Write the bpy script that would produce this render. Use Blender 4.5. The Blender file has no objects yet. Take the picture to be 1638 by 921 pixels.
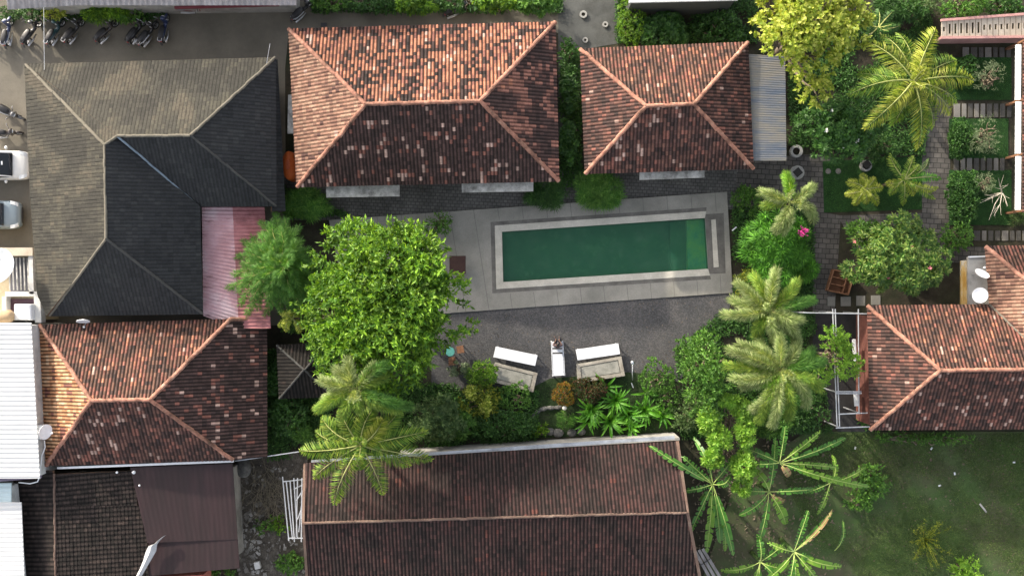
import bpy, bmesh, math, random
import numpy as np
from mathutils import Vector, Matrix
R = math.radians
random.seed(7); RNG = np.random.default_rng(7)
sc = bpy.context.scene
COL = sc.collection

# ---------------------------------------------------------------- camera, sky, sun, exposure
CAM_H = 58.0            # drone height above the yard, metres
F = 27.0 * CAM_H        # focal length in photo pixels (27 px per metre on the ground)
cam_d = bpy.data.cameras.new('camera'); cam = bpy.data.objects.new('camera', cam_d); COL.objects.link(cam)
cam.location = (0, 0, CAM_H); cam.rotation_euler = (0, 0, 0)
cam_d.sensor_width = 36.0; cam_d.lens = 36.0 * F / 1638.0
cam_d.clip_start = 0.5; cam_d.clip_end = 2000
sc.camera = cam

SUN_EL, SUN_AZ = R(19.5), R(-42)          # azimuth clockwise from +Y
S = Vector((math.sin(SUN_AZ)*math.cos(SUN_EL), math.cos(SUN_AZ)*math.cos(SUN_EL), math.sin(SUN_EL)))
w = bpy.data.worlds.new('World'); sc.world = w; w.use_nodes = True
nt = w.node_tree; bg = nt.nodes['Background']
sky = nt.nodes.new('ShaderNodeTexSky'); sky.sky_type = 'NISHITA'; sky.sun_disc = False
sky.sun_elevation = SUN_EL; sky.sun_rotation = SUN_AZ % (2*math.pi); sky.air_density = 1.0; sky.dust_density = 3.5; sky.ozone_density = 1.0
hs = nt.nodes.new('ShaderNodeHueSaturation'); hs.inputs['Saturation'].default_value = .45; nt.links.new(sky.outputs[0], hs.inputs['Color'])
wm = nt.nodes.new('ShaderNodeMix'); wm.data_type = 'RGBA'; wm.blend_type = 'MULTIPLY'; wm.inputs[0].default_value = 1; wm.inputs[7].default_value = (1.04, 1.0, .97, 1); nt.links.new(hs.outputs[0], wm.inputs[6]); nt.links.new(wm.outputs[2], bg.inputs[0]); bg.inputs[1].default_value = 0.15
sl = bpy.data.lights.new('sun', 'SUN'); sun = bpy.data.objects.new('sun', sl); COL.objects.link(sun)
sl.energy = 2.1; sl.angle = R(1.0); sl.color = (1.0, 0.90, 0.74)
sun.rotation_euler = S.to_track_quat('Z', 'Y').to_euler(); sun.location = (-40, 40, 60)
sc.view_settings.view_transform = 'Standard'; sc.view_settings.look = 'None'
sc.view_settings.exposure = 1.56; sc.view_settings.gamma = 1; sc.view_settings.use_curve_mapping = False

# ---------------------------------------------------------------- helpers
def P(u, v, z=0.0):
    """world point that stands at height z and is seen at photo pixel (u, v)"""
    k = (CAM_H - z) / F
    return Vector(((u - 819.0) * k, (460.5 - v) * k, z))
def mpp(z=0.0): return (CAM_H - z) / F     # metres per photo pixel at height z

def link(o, parent=None):
    COL.objects.link(o)
    if parent is not None: o.parent = parent
    return o
def org(o):
    v = Vector((0, 0, 0))
    while o is not None:
        v = v + o.location; o = o.parent
    return v
def tag(o, label=None, cat=None, group=None, kind=None):
    if label: o['label'] = label
    if cat: o['category'] = cat
    if group: o['group'] = group
    if kind: o['kind'] = kind
    return o
def thing(name, label, cat, loc, group=None):
    o = bpy.data.objects.new(name, None); o.location = loc; o.empty_display_size = 0.3
    return tag(link(o), label, cat, group)
def copy_tree(o, parent=None):
    c = o.copy(); COL.objects.link(c); c.parent = parent
    for ch in list(o.children): copy_tree(ch, c)
    return c

class MB:
    def __init__(s): s.v = []; s.f = []; s.uv = None
    def add(s, vs, fs):
        n = len(s.v); s.v += [tuple(x) for x in vs]; s.f += [tuple(i + n for i in f) for f in fs]; return s
    def box(s, c, size, rz=0, M=None):
        x, y, z = [d / 2 for d in size]
        vs = [Vector((sx*x, sy*y, sz*z)) for sz in (-1, 1) for sy in (-1, 1) for sx in (-1, 1)]
        m = M if M is not None else Matrix.Rotation(rz, 3, 'Z')
        vs = [m @ q + Vector(c) for q in vs]
        return s.add(vs, [(0,2,3,1),(4,5,7,6),(0,1,5,4),(2,6,7,3),(0,4,6,2),(1,3,7,5)])
    def beam(s, a, b, w, h):
        a = Vector(a); b = Vector(b); d = (b - a); L = d.length; d.normalize()
        up = Vector((0,0,1)) if abs(d.z) < .95 else Vector((0,1,0))
        y = up.cross(d).normalized(); z = d.cross(y)
        return s.box((a+b)/2, (L, w, h), M=Matrix((d, y, z)).transposed())
    def prism(s, pts, z0, z1):
        n = len(pts)
        vs = [(p[0], p[1], z0) for p in pts] + [(p[0], p[1], z1) for p in pts]
        area = sum(pts[i][0]*pts[(i+1) % n][1] - pts[(i+1) % n][0]*pts[i][1] for i in range(n))
        fs = [tuple(range(n-1, -1, -1)), tuple(range(n, 2*n))] + [(i, (i+1) % n, n+(i+1) % n, n+i) for i in range(n)]
        if area < 0: fs = [tuple(reversed(f)) for f in fs]
        return s.add(vs, fs)
    def slab(s, pts, off0, off1):
        """polygon in space thickened along its normal"""
        pts = [Vector(p) for p in pts]; n = newell(pts); k = len(pts)
        vs = [p + n*off0 for p in pts] + [p + n*off1 for p in pts]
        return s.add(vs, [tuple(range(k-1, -1, -1)), tuple(range(k, 2*k))] + [(i, (i+1) % k, k+(i+1) % k, k+i) for i in range(k)])
    def sheet(s, pts): return s.add(pts, [tuple(range(len(pts)))])
    def tube(s, pts, rad, n=8, caps=True):
        pts = [Vector(p) for p in pts]; m = len(pts)
        if not hasattr(rad, '__len__'): rad = [rad]*m
        vs = []; prev = None
        for i, p in enumerate(pts):
            d = (pts[min(i+1, m-1)] - pts[max(i-1, 0)]).normalized()
            if prev is None:
                a = Vector((0,0,1)) if abs(d.z) < .9 else Vector((1,0,0)); x = a.cross(d).normalized()
            else:
                x = (prev - d*prev.dot(d)).normalized()
            prev = x; y = d.cross(x)
            vs += [p + (x*math.cos(2*math.pi*k/n) + y*math.sin(2*math.pi*k/n))*rad[i] for k in range(n)]
        fs = [(i*n+k, i*n+(k+1) % n, (i+1)*n+(k+1) % n, (i+1)*n+k) for i in range(m-1) for k in range(n)]
        if caps: fs += [tuple(range(n-1, -1, -1)), tuple((m-1)*n+k for k in range(n))]
        return s.add(vs, fs)
    def loft(s, secs, caps=True):
        n = len(secs[0]); vs = [q for r in secs for q in r]; m = len(secs)
        fs = [(i*n+k, i*n+(k+1) % n, (i+1)*n+(k+1) % n, (i+1)*n+k) for i in range(m-1) for k in range(n)]
        if caps: fs += [tuple(range(n-1, -1, -1)), tuple((m-1)*n+k for k in range(n))]
        return s.add(vs, fs)
    def ell(s, c, r, seg=12, rings=8, zmin=-1.0):
        c = Vector(c); vs = []; fs = []
        a0 = math.asin(max(-1, zmin))
        for i in range(rings+1):
            a = a0 + (math.pi/2 - a0)*i/rings
            for k in range(seg):
                b = 2*math.pi*k/seg
                vs.append(c + Vector((r[0]*math.cos(a)*math.cos(b), r[1]*math.cos(a)*math.sin(b), r[2]*math.sin(a))))
        for i in range(rings):
            for k in range(seg): fs.append((i*seg+k, i*seg+(k+1) % seg, (i+1)*seg+(k+1) % seg, (i+1)*seg+k))
        fs.append(tuple(range(seg-1, -1, -1)))
        return s.add(vs, fs)
    def lathe(s, c, prof, seg=16, M=None):
        """prof: list of (r, z)"""
        c = Vector(c); vs = []
        for r, z in prof:
            for k in range(seg):
                q = Vector((r*math.cos(2*math.pi*k/seg), r*math.sin(2*math.pi*k/seg), z))
                vs.append((M @ q if M is not None else q) + c)
        m = len(prof)
        fs = [(i*seg+k, i*seg+(k+1) % seg, (i+1)*seg+(k+1) % seg, (i+1)*seg+k) for i in range(m-1) for k in range(seg)]
        return s.add(vs, fs)
    def build(s, name, mat, parent=None, smooth=False, loc=None, bevel=0, auto=None):
        if parent is not None: o0 = org(parent)
        else: o0 = Vector(loc) if loc is not None else Vector((0,0,0))
        me = bpy.data.meshes.new(name)
        me.from_pydata([(x-o0.x, y-o0.y, z-o0.z) for x, y, z in s.v], [], s.f)
        if s.uv is not None:
            l = me.uv_layers.new(name='UVMap'); l.data.foreach_set('uv', np.asarray(s.uv, dtype=np.float32).ravel())
        me.materials.append(mat)
        if smooth: me.polygons.foreach_set('use_smooth', [True]*len(me.polygons))
        me.update()
        o = bpy.data.objects.new(name, me); link(o, parent)
        if parent is None: o.location = o0
        if bevel:
            b = o.modifiers.new('bevel', 'BEVEL'); b.width = bevel; b.segments = 2; b.limit_method = 'ANGLE'
        return o
def newell(p):
    n = Vector((0,0,0))
    for i in range(len(p)):
        a = p[i]; b = p[(i+1) % len(p)]
        n += Vector(((a.y-b.y)*(a.z+b.z), (a.z-b.z)*(a.x+b.x), (a.x-b.x)*(a.y+b.y)))
    n.normalize()
    return n
def ring(x, cy, cz, w, h, n=14, p=2.6):
    """superellipse cross-section in the yz plane at x"""
    out = []
    for k in range(n):
        a = 2*math.pi*k/n; c, q = math.cos(a), math.sin(a)
        out.append(Vector((x, cy + w*math.copysign(abs(c)**(2/p), c), cz + h*math.copysign(abs(q)**(2/p), q))))
    return out

# ---------------------------------------------------------------- materials
def newmat(name):
    m = bpy.data.materials.new(name); m.use_nodes = True
    t = m.node_tree; b = t.nodes['Principled BSDF']; return m, t, b
def N(t, kind, **kw):
    n = t.nodes.new(kind)
    for k, v in kw.items():
        if k.startswith('i_'):
            n.inputs[int(k[2:])].default_value = v
        else: setattr(n, k, v)
    return n
def ramp(t, stops, interp='LINEAR'):
    r = t.nodes.new('ShaderNodeValToRGB'); cr = r.color_ramp; cr.interpolation = interp
    while len(cr.elements) < len(stops): cr.elements.new(0.5)
    for e, (p, c) in zip(cr.elements, stops): e.position = p; e.color = (*c[:3], 1)
    return r
def mixc(t, a, b, fac, mode='MIX'):
    n = t.nodes.new('ShaderNodeMix'); n.data_type = 'RGBA'; n.blend_type = mode
    for i, x in ((0, fac), (6, a), (7, b)):
        if hasattr(x, 'links') or isinstance(x, bpy.types.NodeSocket): t.links.new(x, n.inputs[i])
        elif i == 0: n.inputs[0].default_value = x
        else: n.inputs[i].default_value = (*x[:3], 1)
    return n.outputs[2]
def noise(t, coord, scale, detail=4, rough=.6, vec=None):
    n = t.nodes.new('ShaderNodeTexNoise'); n.inputs['Scale'].default_value = scale
    n.inputs['Detail'].default_value = detail; n.inputs['Roughness'].default_value = rough
    if vec is not None:
        mp = t.nodes.new('ShaderNodeMapping'); mp.inputs['Scale'].default_value = vec; t.links.new(coord, mp.inputs[0]); coord = mp.outputs[0]
    t.links.new(coord, n.inputs['Vector']); return n.outputs[0]
def bump(t, b, h, strength, dist=.02):
    n = t.nodes.new('ShaderNodeBump'); n.inputs['Strength'].default_value = strength; n.inputs['Distance'].default_value = dist
    t.links.new(h, n.inputs['Height']); t.links.new(n.outputs[0], b.inputs['Normal'])
def surf(name, stops, scale=1.5, rough=.85, metal=0, bstr=.3, bscale=20, vec=None, grime=0, grime_col=(.02,.02,.015), gscale=.35, detail=6, spec=.3, fine=.25):
    """stained, uneven surface: noise ramp + blotches + fine grain"""
    m, t, b = newmat(name); tc = t.nodes.new('ShaderNodeTexCoord'); co = tc.outputs['Object']
    n1 = noise(t, co, scale, detail, .65, vec)
    r = ramp(t, stops); t.links.new(n1, r.inputs[0]); c = r.outputs[0]
    n3 = noise(t, co, bscale*1.7, 3, .7)
    g = ramp(t, [(.3, (1-fine,)*3), (.7, (1+fine*.6,)*3)]); t.links.new(n3, g.inputs[0])
    c = mixc(t, c, g.outputs[0], 1.0, 'MULTIPLY')
    if grime:
        n2 = noise(t, co, gscale, 8, .7)
        g2 = ramp(t, [(.45, (0,0,0)), (.68, (grime,)*3)]); t.links.new(n2, g2.inputs[0])
        c = mixc(t, c, grime_col, g2.outputs[0])
    t.links.new(c, b.inputs['Base Color'])
    b.inputs['Roughness'].default_value = rough; b.inputs['Metallic'].default_value = metal
    b.inputs['Specular IOR Level'].default_value = spec
    if bstr: bump(t, b, noise(t, co, bscale, 4, .6), bstr)
    return m
def flat(name, c, rough=.6, metal=0, var=.12, spec=.5):
    lo = tuple(x*(1-var) for x in c); hi = tuple(min(1, x*(1+var)) for x in c)
    return surf(name, [(.3, lo), (.7, hi)], 4, rough, metal, .08, 30, spec=spec, fine=.06)
def tile_mat(name, cols, ts, cluster=.45, cscale=.5, rough=.85, seed=0.0, stain=.5, var=.35, valley=.85):
    """per-tile colour (uv = roll number, course number) with lichen clusters"""
    m, t, b = newmat(name); tc = t.nodes.new('ShaderNodeTexCoord')
    fl = N(t, 'ShaderNodeVectorMath', operation='FLOOR'); t.links.new(tc.outputs['UV'], fl.inputs[0])
    wn = N(t, 'ShaderNodeTexWhiteNoise', noise_dimensions='3D')
    ad = N(t, 'ShaderNodeVectorMath', operation='ADD'); t.links.new(fl.outputs[0], ad.inputs[0]); ad.inputs[1].default_value = (seed, seed*1.7, seed)
    t.links.new(ad.outputs[0], wn.inputs[0])
    nn = noise(t, fl.outputs[0], cscale, 4, .55)
    st = N(t, 'ShaderNodeMapRange'); st.inputs[1].default_value = .3; st.inputs[2].default_value = .7; t.links.new(nn, st.inputs[0])
    mx = N(t, 'ShaderNodeMix', data_type='FLOAT'); mx.inputs[0].default_value = cluster
    t.links.new(wn.outputs[0], mx.inputs[2]); t.links.new(st.outputs[0], mx.inputs[3])
    r = ramp(t, list(zip(ts, cols)), 'CONSTANT'); t.links.new(mx.outputs[0], r.inputs[0])
    # tone of each single tile
    g = ramp(t, [(0, (1-var,)*3), (1, (1+var,)*3)]); t.links.new(wn.outputs[1], g.inputs[0])
    c = mixc(t, r.outputs[0], g.outputs[0], 1.0, 'MULTIPLY')
    ob = tc.outputs['Object']
    n2 = noise(t, ob, 9, 6, .75); g2 = ramp(t, [(.35, (.55,)*3), (.62, (1.1,)*3)]); t.links.new(n2, g2.inputs[0])
    c = mixc(t, c, g2.outputs[0], .8, 'MULTIPLY')
    n3 = noise(t, ob, .35, 6, .65); g3 = ramp(t, [(.42, (0,)*3), (.66, (stain,)*3)]); t.links.new(n3, g3.inputs[0])
    c = mixc(t, c, (.035, .028, .024), g3.outputs[0])
    # shade in the valley of each roll, painted into the tile colour
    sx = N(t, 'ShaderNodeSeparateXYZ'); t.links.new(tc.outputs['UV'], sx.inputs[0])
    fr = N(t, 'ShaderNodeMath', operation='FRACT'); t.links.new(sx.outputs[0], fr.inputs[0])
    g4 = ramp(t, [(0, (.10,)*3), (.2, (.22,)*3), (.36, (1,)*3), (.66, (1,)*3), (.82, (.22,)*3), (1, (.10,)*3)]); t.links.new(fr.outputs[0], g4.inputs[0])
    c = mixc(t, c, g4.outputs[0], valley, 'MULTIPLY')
    t.links.new(c, b.inputs['Base Color']); b.inputs['Roughness'].default_value = rough
    b.inputs['Specular IOR Level'].default_value = .25
    bump(t, b, noise(t, ob, 30, 3, .6), .3, .01)
    return m
def leaf_mat(name, c1, c2, c3, trans=.35, tone=.35, rough=.5):
    m, t, b = newmat(name); g = t.nodes.new('ShaderNodeNewGeometry'); tc = t.nodes.new('ShaderNodeTexCoord')
    r = ramp(t, [(0, c1), (.5, c2), (.93, c3), (1.0, tuple(x*1.25 for x in c3))]); t.links.new(g.outputs['Random Per Island'], r.inputs[0])
    n = noise(t, tc.outputs['Object'], .8, 3, .6)
    gr = ramp(t, [(.3, (1-tone,)*3), (.7, (1+tone*.7,)*3)]); t.links.new(n, gr.inputs[0])
    c = mixc(t, r.outputs[0], gr.outputs[0], 1.0, 'MULTIPLY')
    t.links.new(c, b.inputs['Base Color']); b.inputs['Roughness'].default_value = rough; b.inputs['Specular IOR Level'].default_value = .35
    tr = t.nodes.new('ShaderNodeBsdfTranslucent')
    c2_ = mixc(t, c, (1.25, 1.15, .45), 1.0, 'MULTIPLY'); t.links.new(c2_, tr.inputs[0])
    mx = t.nodes.new('ShaderNodeMixShader'); mx.inputs[0].default_value = trans
    t.links.new(b.outputs[0], mx.inputs[1]); t.links.new(tr.outputs[0], mx.inputs[2])
    t.links.new(mx.outputs[0], t.nodes['Material Output'].inputs[0])
    return m

# clay tile colours (linear albedo); per-slope mixes hold lichen plus painted sun and shade
K_BLACK=(.022,.017,.016); K_DARK=(.055,.036,.033); K_BROWN=(.12,.062,.052); K_RED=(.25,.105,.08); K_ORANGE=(.43,.185,.115); K_PALE=(.52,.35,.29); K_CREAM=(.62,.50,.36)
M = {}
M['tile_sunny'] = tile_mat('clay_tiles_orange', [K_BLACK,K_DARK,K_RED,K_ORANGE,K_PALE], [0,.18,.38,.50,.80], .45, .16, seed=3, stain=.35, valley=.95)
M['tile_worn_sun_shade'] = tile_mat('clay_tiles_worn_sun_shade', [K_DARK,(.10,.06,.05),(.17,.09,.065),K_RED,K_ORANGE,K_PALE], [0,.18,.36,.56,.72,.82], .5, .22, seed=5, stain=.35, valley=.95)
M['tile_dark'] = tile_mat('clay_tiles_shaded_lichen', [K_DARK,(.07,.043,.038),(.095,.056,.05),K_RED,K_PALE], [0,.25,.5,.69,.77], .5, .3, seed=9, stain=.3, valley=.7)
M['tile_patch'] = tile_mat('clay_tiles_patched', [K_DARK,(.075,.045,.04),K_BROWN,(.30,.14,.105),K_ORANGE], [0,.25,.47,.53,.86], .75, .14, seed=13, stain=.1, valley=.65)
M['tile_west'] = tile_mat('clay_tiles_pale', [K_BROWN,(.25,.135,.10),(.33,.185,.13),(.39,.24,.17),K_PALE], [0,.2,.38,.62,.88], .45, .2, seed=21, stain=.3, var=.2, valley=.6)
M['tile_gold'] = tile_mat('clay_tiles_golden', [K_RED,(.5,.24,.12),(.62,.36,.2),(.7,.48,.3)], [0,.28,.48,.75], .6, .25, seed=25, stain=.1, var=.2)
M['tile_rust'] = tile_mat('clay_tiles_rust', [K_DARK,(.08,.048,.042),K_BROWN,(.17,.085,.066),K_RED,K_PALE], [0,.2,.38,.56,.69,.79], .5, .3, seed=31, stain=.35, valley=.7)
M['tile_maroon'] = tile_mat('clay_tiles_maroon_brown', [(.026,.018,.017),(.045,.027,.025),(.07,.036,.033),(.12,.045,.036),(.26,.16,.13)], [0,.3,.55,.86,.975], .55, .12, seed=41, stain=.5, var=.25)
M['tile_brown'] = tile_mat('flat_tiles_dark_brown', [(.02,.016,.014),(.035,.026,.023),(.055,.04,.034)], [0,.4,.75], .5, .2, seed=51, stain=.5)
M['tile_shaded'] = tile_mat('shade_dark_tiles', [(.010,.009,.008),(.017,.014,.012),(.03,.02,.017)], [0,.4,.8], .4, .2, seed=81, stain=.3)  # pavilion tiles, tree shade put into the colour
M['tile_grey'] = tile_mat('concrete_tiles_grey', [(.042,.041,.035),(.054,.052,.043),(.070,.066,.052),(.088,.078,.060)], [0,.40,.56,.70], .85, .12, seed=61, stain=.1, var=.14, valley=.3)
M['tile_grey_shaded'] = tile_mat('concrete_tiles_grey_shaded', [(.022,.024,.026),(.029,.031,.033),(.038,.040,.041)], [0,.35,.7], .6, .1, seed=71, stain=.1, var=.12, rough=.65, valley=.4)  # same grey tiles with the shade of south and east slopes painted in
M['cap'] = surf('ridge_cap_clay', [(.3, (.17,.08,.06)), (.45, (.36,.17,.12)), (.6, (.46,.24,.17)), (.72, (.55,.36,.28))], 2.4, grime=.85, gscale=1.1)
M['cap_grey'] = surf('ridge_cap_grey', [(.3, (.13,.12,.095)), (.7, (.22,.20,.16))], 1.6, grime=.4, gscale=.8)
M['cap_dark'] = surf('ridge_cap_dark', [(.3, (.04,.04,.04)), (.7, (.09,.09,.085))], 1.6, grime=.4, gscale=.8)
M['cap_brown'] = surf('ridge_cap_brown', [(.3, (.08,.05,.04)), (.55, (.18,.12,.095)), (.75,(.32,.25,.20))], 1.6, grime=.6, gscale=.8)
M['soffit'] = surf('eave_timber', [(.3, (.10,.055,.035)), (.7, (.17,.10,.06))], 2)
M['wall'] = surf('plaster_cream', [(.3, (.50,.46,.38)), (.7, (.60,.56,.47))], 1.2, grime=.4, gscale=.5)
M['wall_grey'] = surf('plaster_grey', [(.3, (.34,.33,.31)), (.7, (.45,.44,.41))], 1.2, grime=.5, gscale=.5)
M['white'] = flat('white_paint', (.78,.80,.82), .45)
M['white_wall'] = surf('white_plaster', [(.3, (.62,.62,.60)), (.7, (.74,.74,.72))], 1.5, grime=.35, gscale=.9)
M['slab_white'] = surf('weathered_white_slab', [(.35, (.34,.34,.31)), (.65, (.60,.59,.56))], 2.5, grime=.75, gscale=1.4)
M['glass'] = flat('dark_glass', (.015,.02,.025), .08, var=.05)
M['wood'] = surf('brown_wood', [(.3, (.16,.075,.04)), (.7, (.27,.14,.08))], 3, vec=(1, 8, 1))
M['wood_dark'] = surf('dark_brown_wood', [(.3, (.035,.018,.016)), (.7, (.06,.032,.027))], 3)
M['bark'] = surf('bark', [(.3, (.10,.075,.05)), (.7, (.22,.18,.13))], 5, bstr=.8, bscale=12)
M['bark_pale'] = surf('bare_pale_branch', [(.3, (.34,.31,.25)), (.7, (.5,.46,.38))], 5)
# ---------------------------------------------------------------- ground, roads, yard (the setting)
M['soil'] = surf('dark_soil', [(.3, (.018,.016,.012)), (.5, (.04,.034,.024)), (.7, (.06,.055,.035))], 1.2, .95, bstr=.8, bscale=9, grime=.6, grime_col=(.02,.035,.012), gscale=.5)
M['parking'] = surf('parking_concrete', [(.3, (.135,.125,.10)), (.5, (.175,.16,.13)), (.7, (.21,.19,.155))], .35, .9, grime=.55, grime_col=(.075,.07,.06), gscale=.16, bstr=.15)
M['deck'] = surf('pool_deck_stone', [(.3, (.22,.215,.19)), (.5, (.285,.275,.245)), (.7, (.35,.335,.295))], .5, .8, grime=.5, grime_col=(.14,.14,.12), gscale=.3, bstr=.1)
M['court'] = surf('court_concrete', [(.3, (.075,.08,.078)), (.7, (.12,.125,.12))], .6, .9, grime=.7, gscale=.4)
m, t, b = newmat('grey_gravel'); tc = t.nodes.new('ShaderNodeTexCoord'); co = tc.outputs['Object']
vo = N(t, 'ShaderNodeTexVoronoi'); vo.inputs['Scale'].default_value = 17; t.links.new(co, vo.inputs[0])
r = ramp(t, [(.0, (.052,.052,.054)), (.5, (.072,.072,.074)), (1, (.108,.107,.108))]); sx = N(t, 'ShaderNodeSeparateColor'); t.links.new(vo.outputs['Color'], sx.inputs[0]); t.links.new(sx.outputs[0], r.inputs[0])
r2 = ramp(t, [(.35, (.7,.72,.75)), (.7, (1.25,1.2,1.15))]); t.links.new(noise(t, co, .45, 6, .7), r2.inputs[0])
t.links.new(mixc(t, r.outputs[0], r2.outputs[0], 1.0, 'MULTIPLY'), b.inputs['Base Color']); b.inputs['Roughness'].default_value = .9
bump(t, b, vo.outputs['Distance'], .45, .02); M['gravel'] = m
def paver_mat(name, c1, c2, mortar, sx_, sy_, rz=0):
    m, t, b = newmat(name); tc = t.nodes.new('ShaderNodeTexCoord'); mp = t.nodes.new('ShaderNodeMapping'); mp.inputs['Rotation'].default_value = (0, 0, rz)
    t.links.new(tc.outputs['Object'], mp.inputs[0])
    br = t.nodes.new('ShaderNodeTexBrick'); br.inputs['Scale'].default_value = 1; br.inputs['Brick Width'].default_value = sx_; br.inputs['Row Height'].default_value = sy_
    br.inputs['Mortar Size'].default_value = .025; br.inputs['Color1'].default_value = (*c1, 1); br.inputs['Color2'].default_value = (*c2, 1); br.inputs['Mortar'].default_value = (*mortar, 1)
    t.links.new(mp.outputs[0], br.inputs[0]); n = ramp(t, [(.35, (.55,)*3), (.7, (1.3,)*3)]); t.links.new(noise(t, tc.outputs['Object'], .7, 7, .7), n.inputs[0])
    t.links.new(mixc(t, br.outputs[0], n.outputs[0], 1.0, 'MULTIPLY'), b.inputs['Base Color']); b.inputs['Roughness'].default_value = .85
    bump(t, b, br.outputs[1], -.5, .01); return m
M['paver'] = paver_mat('interlocking_pavers', (.10,.098,.093), (.135,.13,.122), (.06,.058,.054), .26, .2, R(3))
M['paver_dark'] = paver_mat('dark_stone_pavers', (.075,.07,.064), (.12,.11,.10), (.035,.033,.03), .45, .3, R(3))
M['lawn'] = surf('lawn_turf', [(.3, (.036,.06,.02)), (.5, (.052,.09,.028)), (.72, (.07,.13,.036))], .9, .95, bstr=1, bscale=25, grime=.95, grime_col=(.085,.07,.05), gscale=.17)
M['turf'] = surf('dense_turf', [(.3, (.012,.04,.010)), (.7, (.022,.075,.016))], 2, .95, bstr=1, bscale=30)

LV = [0.0]
def ground(name, pts, mat, z=None):
    if z is None: LV[0] += .004; z = LV[0]
    o = MB().sheet([P(u, v, z) if True else 0 for u, v in pts][::-1] if _cw(pts) else [P(u, v, z) for u, v in pts]).build(name, mat)
    return tag(o, kind='structure')
def _cw(p):  # photo v points down: clockwise in pixels is counter-clockwise in the world
    a = sum(p[i][0]*p[(i+1) % len(p)][1] - p[(i+1) % len(p)][0]*p[i][1] for i in range(len(p)))
    return a > 0
g = MB().sheet([(-300,-300,0),(300,-300,0),(300,300,0),(-300,300,0)]).build('ground', M['soil']); tag(g, kind='structure')
# the pool hole is cut out of nothing: the ground sheet is replaced by a frame round the basin
bpy.data.objects.remove(g)
PIN = [P(803,371), P(1100,351), P(1131,430), P(805,451)]      # inner edge of the water (west/east ends)
PIN = [P(803,371), P(1127,349), P(1132,430), P(805,451)]
def frame_sheet(outer, inner, z):
    """a sheet with a four-sided hole"""
    m = MB(); vs = [(p[0], p[1], z) for p in outer] + [(p[0], p[1], z) for p in inner]
    m.add(vs, [(i, 4+i, 4+(i+1) % 4, (i+1) % 4) for i in range(4)]); return m
tag(frame_sheet([(-300,300),(300,300),(300,-300),(-300,-300)], PIN, 0).build('ground', M['soil']), kind='structure')
ground('parking_lot', [(-600,-300),(905,-300),(905,60),(870,42),(462,50),(456,110),(458,520),(-600,520)], M['parking'])
ground('court', [(893,-40),(990,-40),(988,70),(930,80),(925,230),(893,230)], M['court'])
ground('paved_path', [(455,285),(1330,262),(1330,300),(1180,310),(1175,335),(530,352),(455,352)], M['paver'])
ground('garden_path', [(1180,255),(1330,245),(1318,340),(1345,345),(1335,500),(1300,500),(1300,400),(1175,330)], M['paver_dark'])
ground('garden_path', [(1475,150),(1520,150),(1520,395),(1640,395),(1640,362),(1700,362),(1700,420),(1380,420),(1340,345),(1475,340)], M['paver_dark'])
ground('turf', [(1316,258),(1475,250),(1475,335),(1318,340)], M['turf'])
ground('gravel_yard', [(690,480),(1180,455),(1150,540),(1085,610),(880,612),(860,622),(690,620)], M['gravel'])
ground('grass_bed', [(1002,595),(1080,600),(1085,690),(860,700),(850,620),(880,605)], surf('mossy_bed', [(.35,(.018,.035,.012)),(.55,(.03,.05,.018)),(.72,(.06,.06,.04))], 1.4, .95, bstr=.8, bscale=14))
ground('lawn', [(1290,690),(1900,690),(1900,1200),(1100,1200),(1125,921),(1180,760)], M['lawn'])
for pts in ([(1518,92),(1618,92),(1618,160),(1518,160)], [(1518,190),(1613,190),(1613,254),(1518,254)], [(1518,272),(1618,272),(1618,360),(1518,360)]):
    ground('garden_bed', pts, M['turf'])
def grow(q, ds):
    """move each side of a quad (NW,NE,SE,SW) outwards by ds[N,E,S,W]"""
    n = len(q); lines = []
    for i in range(n):
        a, b_ = Vector(q[i][:2]), Vector(q[(i+1) % n][:2]); d = (b_-a).normalized(); nrm = Vector((-d.y, d.x))
        lines.append((a + nrm*ds[i], d))
    out = []
    for i in range(n):
        (a, d), (c, e) = lines[i-1], lines[i]
        k = ((c.x-a.x)*e.y - (c.y-a.y)*e.x) / (d.x*e.y - d.y*e.x); out.append(a + d*k)
    return out
_c = grow(PIN, (.70,.14,.70,.72)); _c[1] = P(1160,340).xy; _c[2] = P(1163,438).xy
C2x = (min(p[0] for p in _c), max(p[0] for p in _c))
def inquad(p):
    s_ = [(_c[(i+1)%4][0]-_c[i][0])*(p.y-_c[i][1])-(_c[(i+1)%4][1]-_c[i][1])*(p.x-_c[i][0]) for i in range(4)]
    return all(x <= 0 for x in s_)
# pool deck with a hole for the basin
LV[0] += .004; ZD = .10
LV_D = [P(526,352,ZD), P(1163,307,ZD), P(1172,468,ZD), P(560,512,ZD)]
dk = MB(); dk.add([tuple(p) for p in LV_D] + [(p.x, p.y, ZD) for p in PIN], [(i, (i+1) % 4, 4+(i+1) % 4, 4+i)[::-1] for i in range(4)])
dk.add([tuple(p) for p in LV_D] + [(p.x, p.y, 0) for p in LV_D], [(i, 4+i, 4+(i+1) % 4, (i+1) % 4) for i in range(4)])
tag(dk.build('pool_deck', M['deck']), kind='structure')
jt = MB()   # thin slab joints scored in the deck
for f in np.linspace(.06, .97, 16):
    a = LV_D[0].lerp(LV_D[1], f); b_ = LV_D[3].lerp(LV_D[2], f); d = (b_-a)
    def hit(i, t0, t1):
        return None
    ins = [t for t in np.linspace(0, 1, 121) if C2x[0] < (a+d*t).x < C2x[1] and inquad((a+d*t))]
    segs = [(0.0, 1.0)] if not ins else [(0.0, min(ins)-.01), (max(ins)+.01, 1.0)]
    for t0, t1 in segs:
        p, q_ = a+d*t0, a+d*t1; w_ = Vector((.012, 0, 0)); z_ = Vector((0,0,.003)); jt.add([p-w_+z_, q_-w_+z_, q_+w_+z_, p+w_+z_], [(0,1,2,3)])
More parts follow.
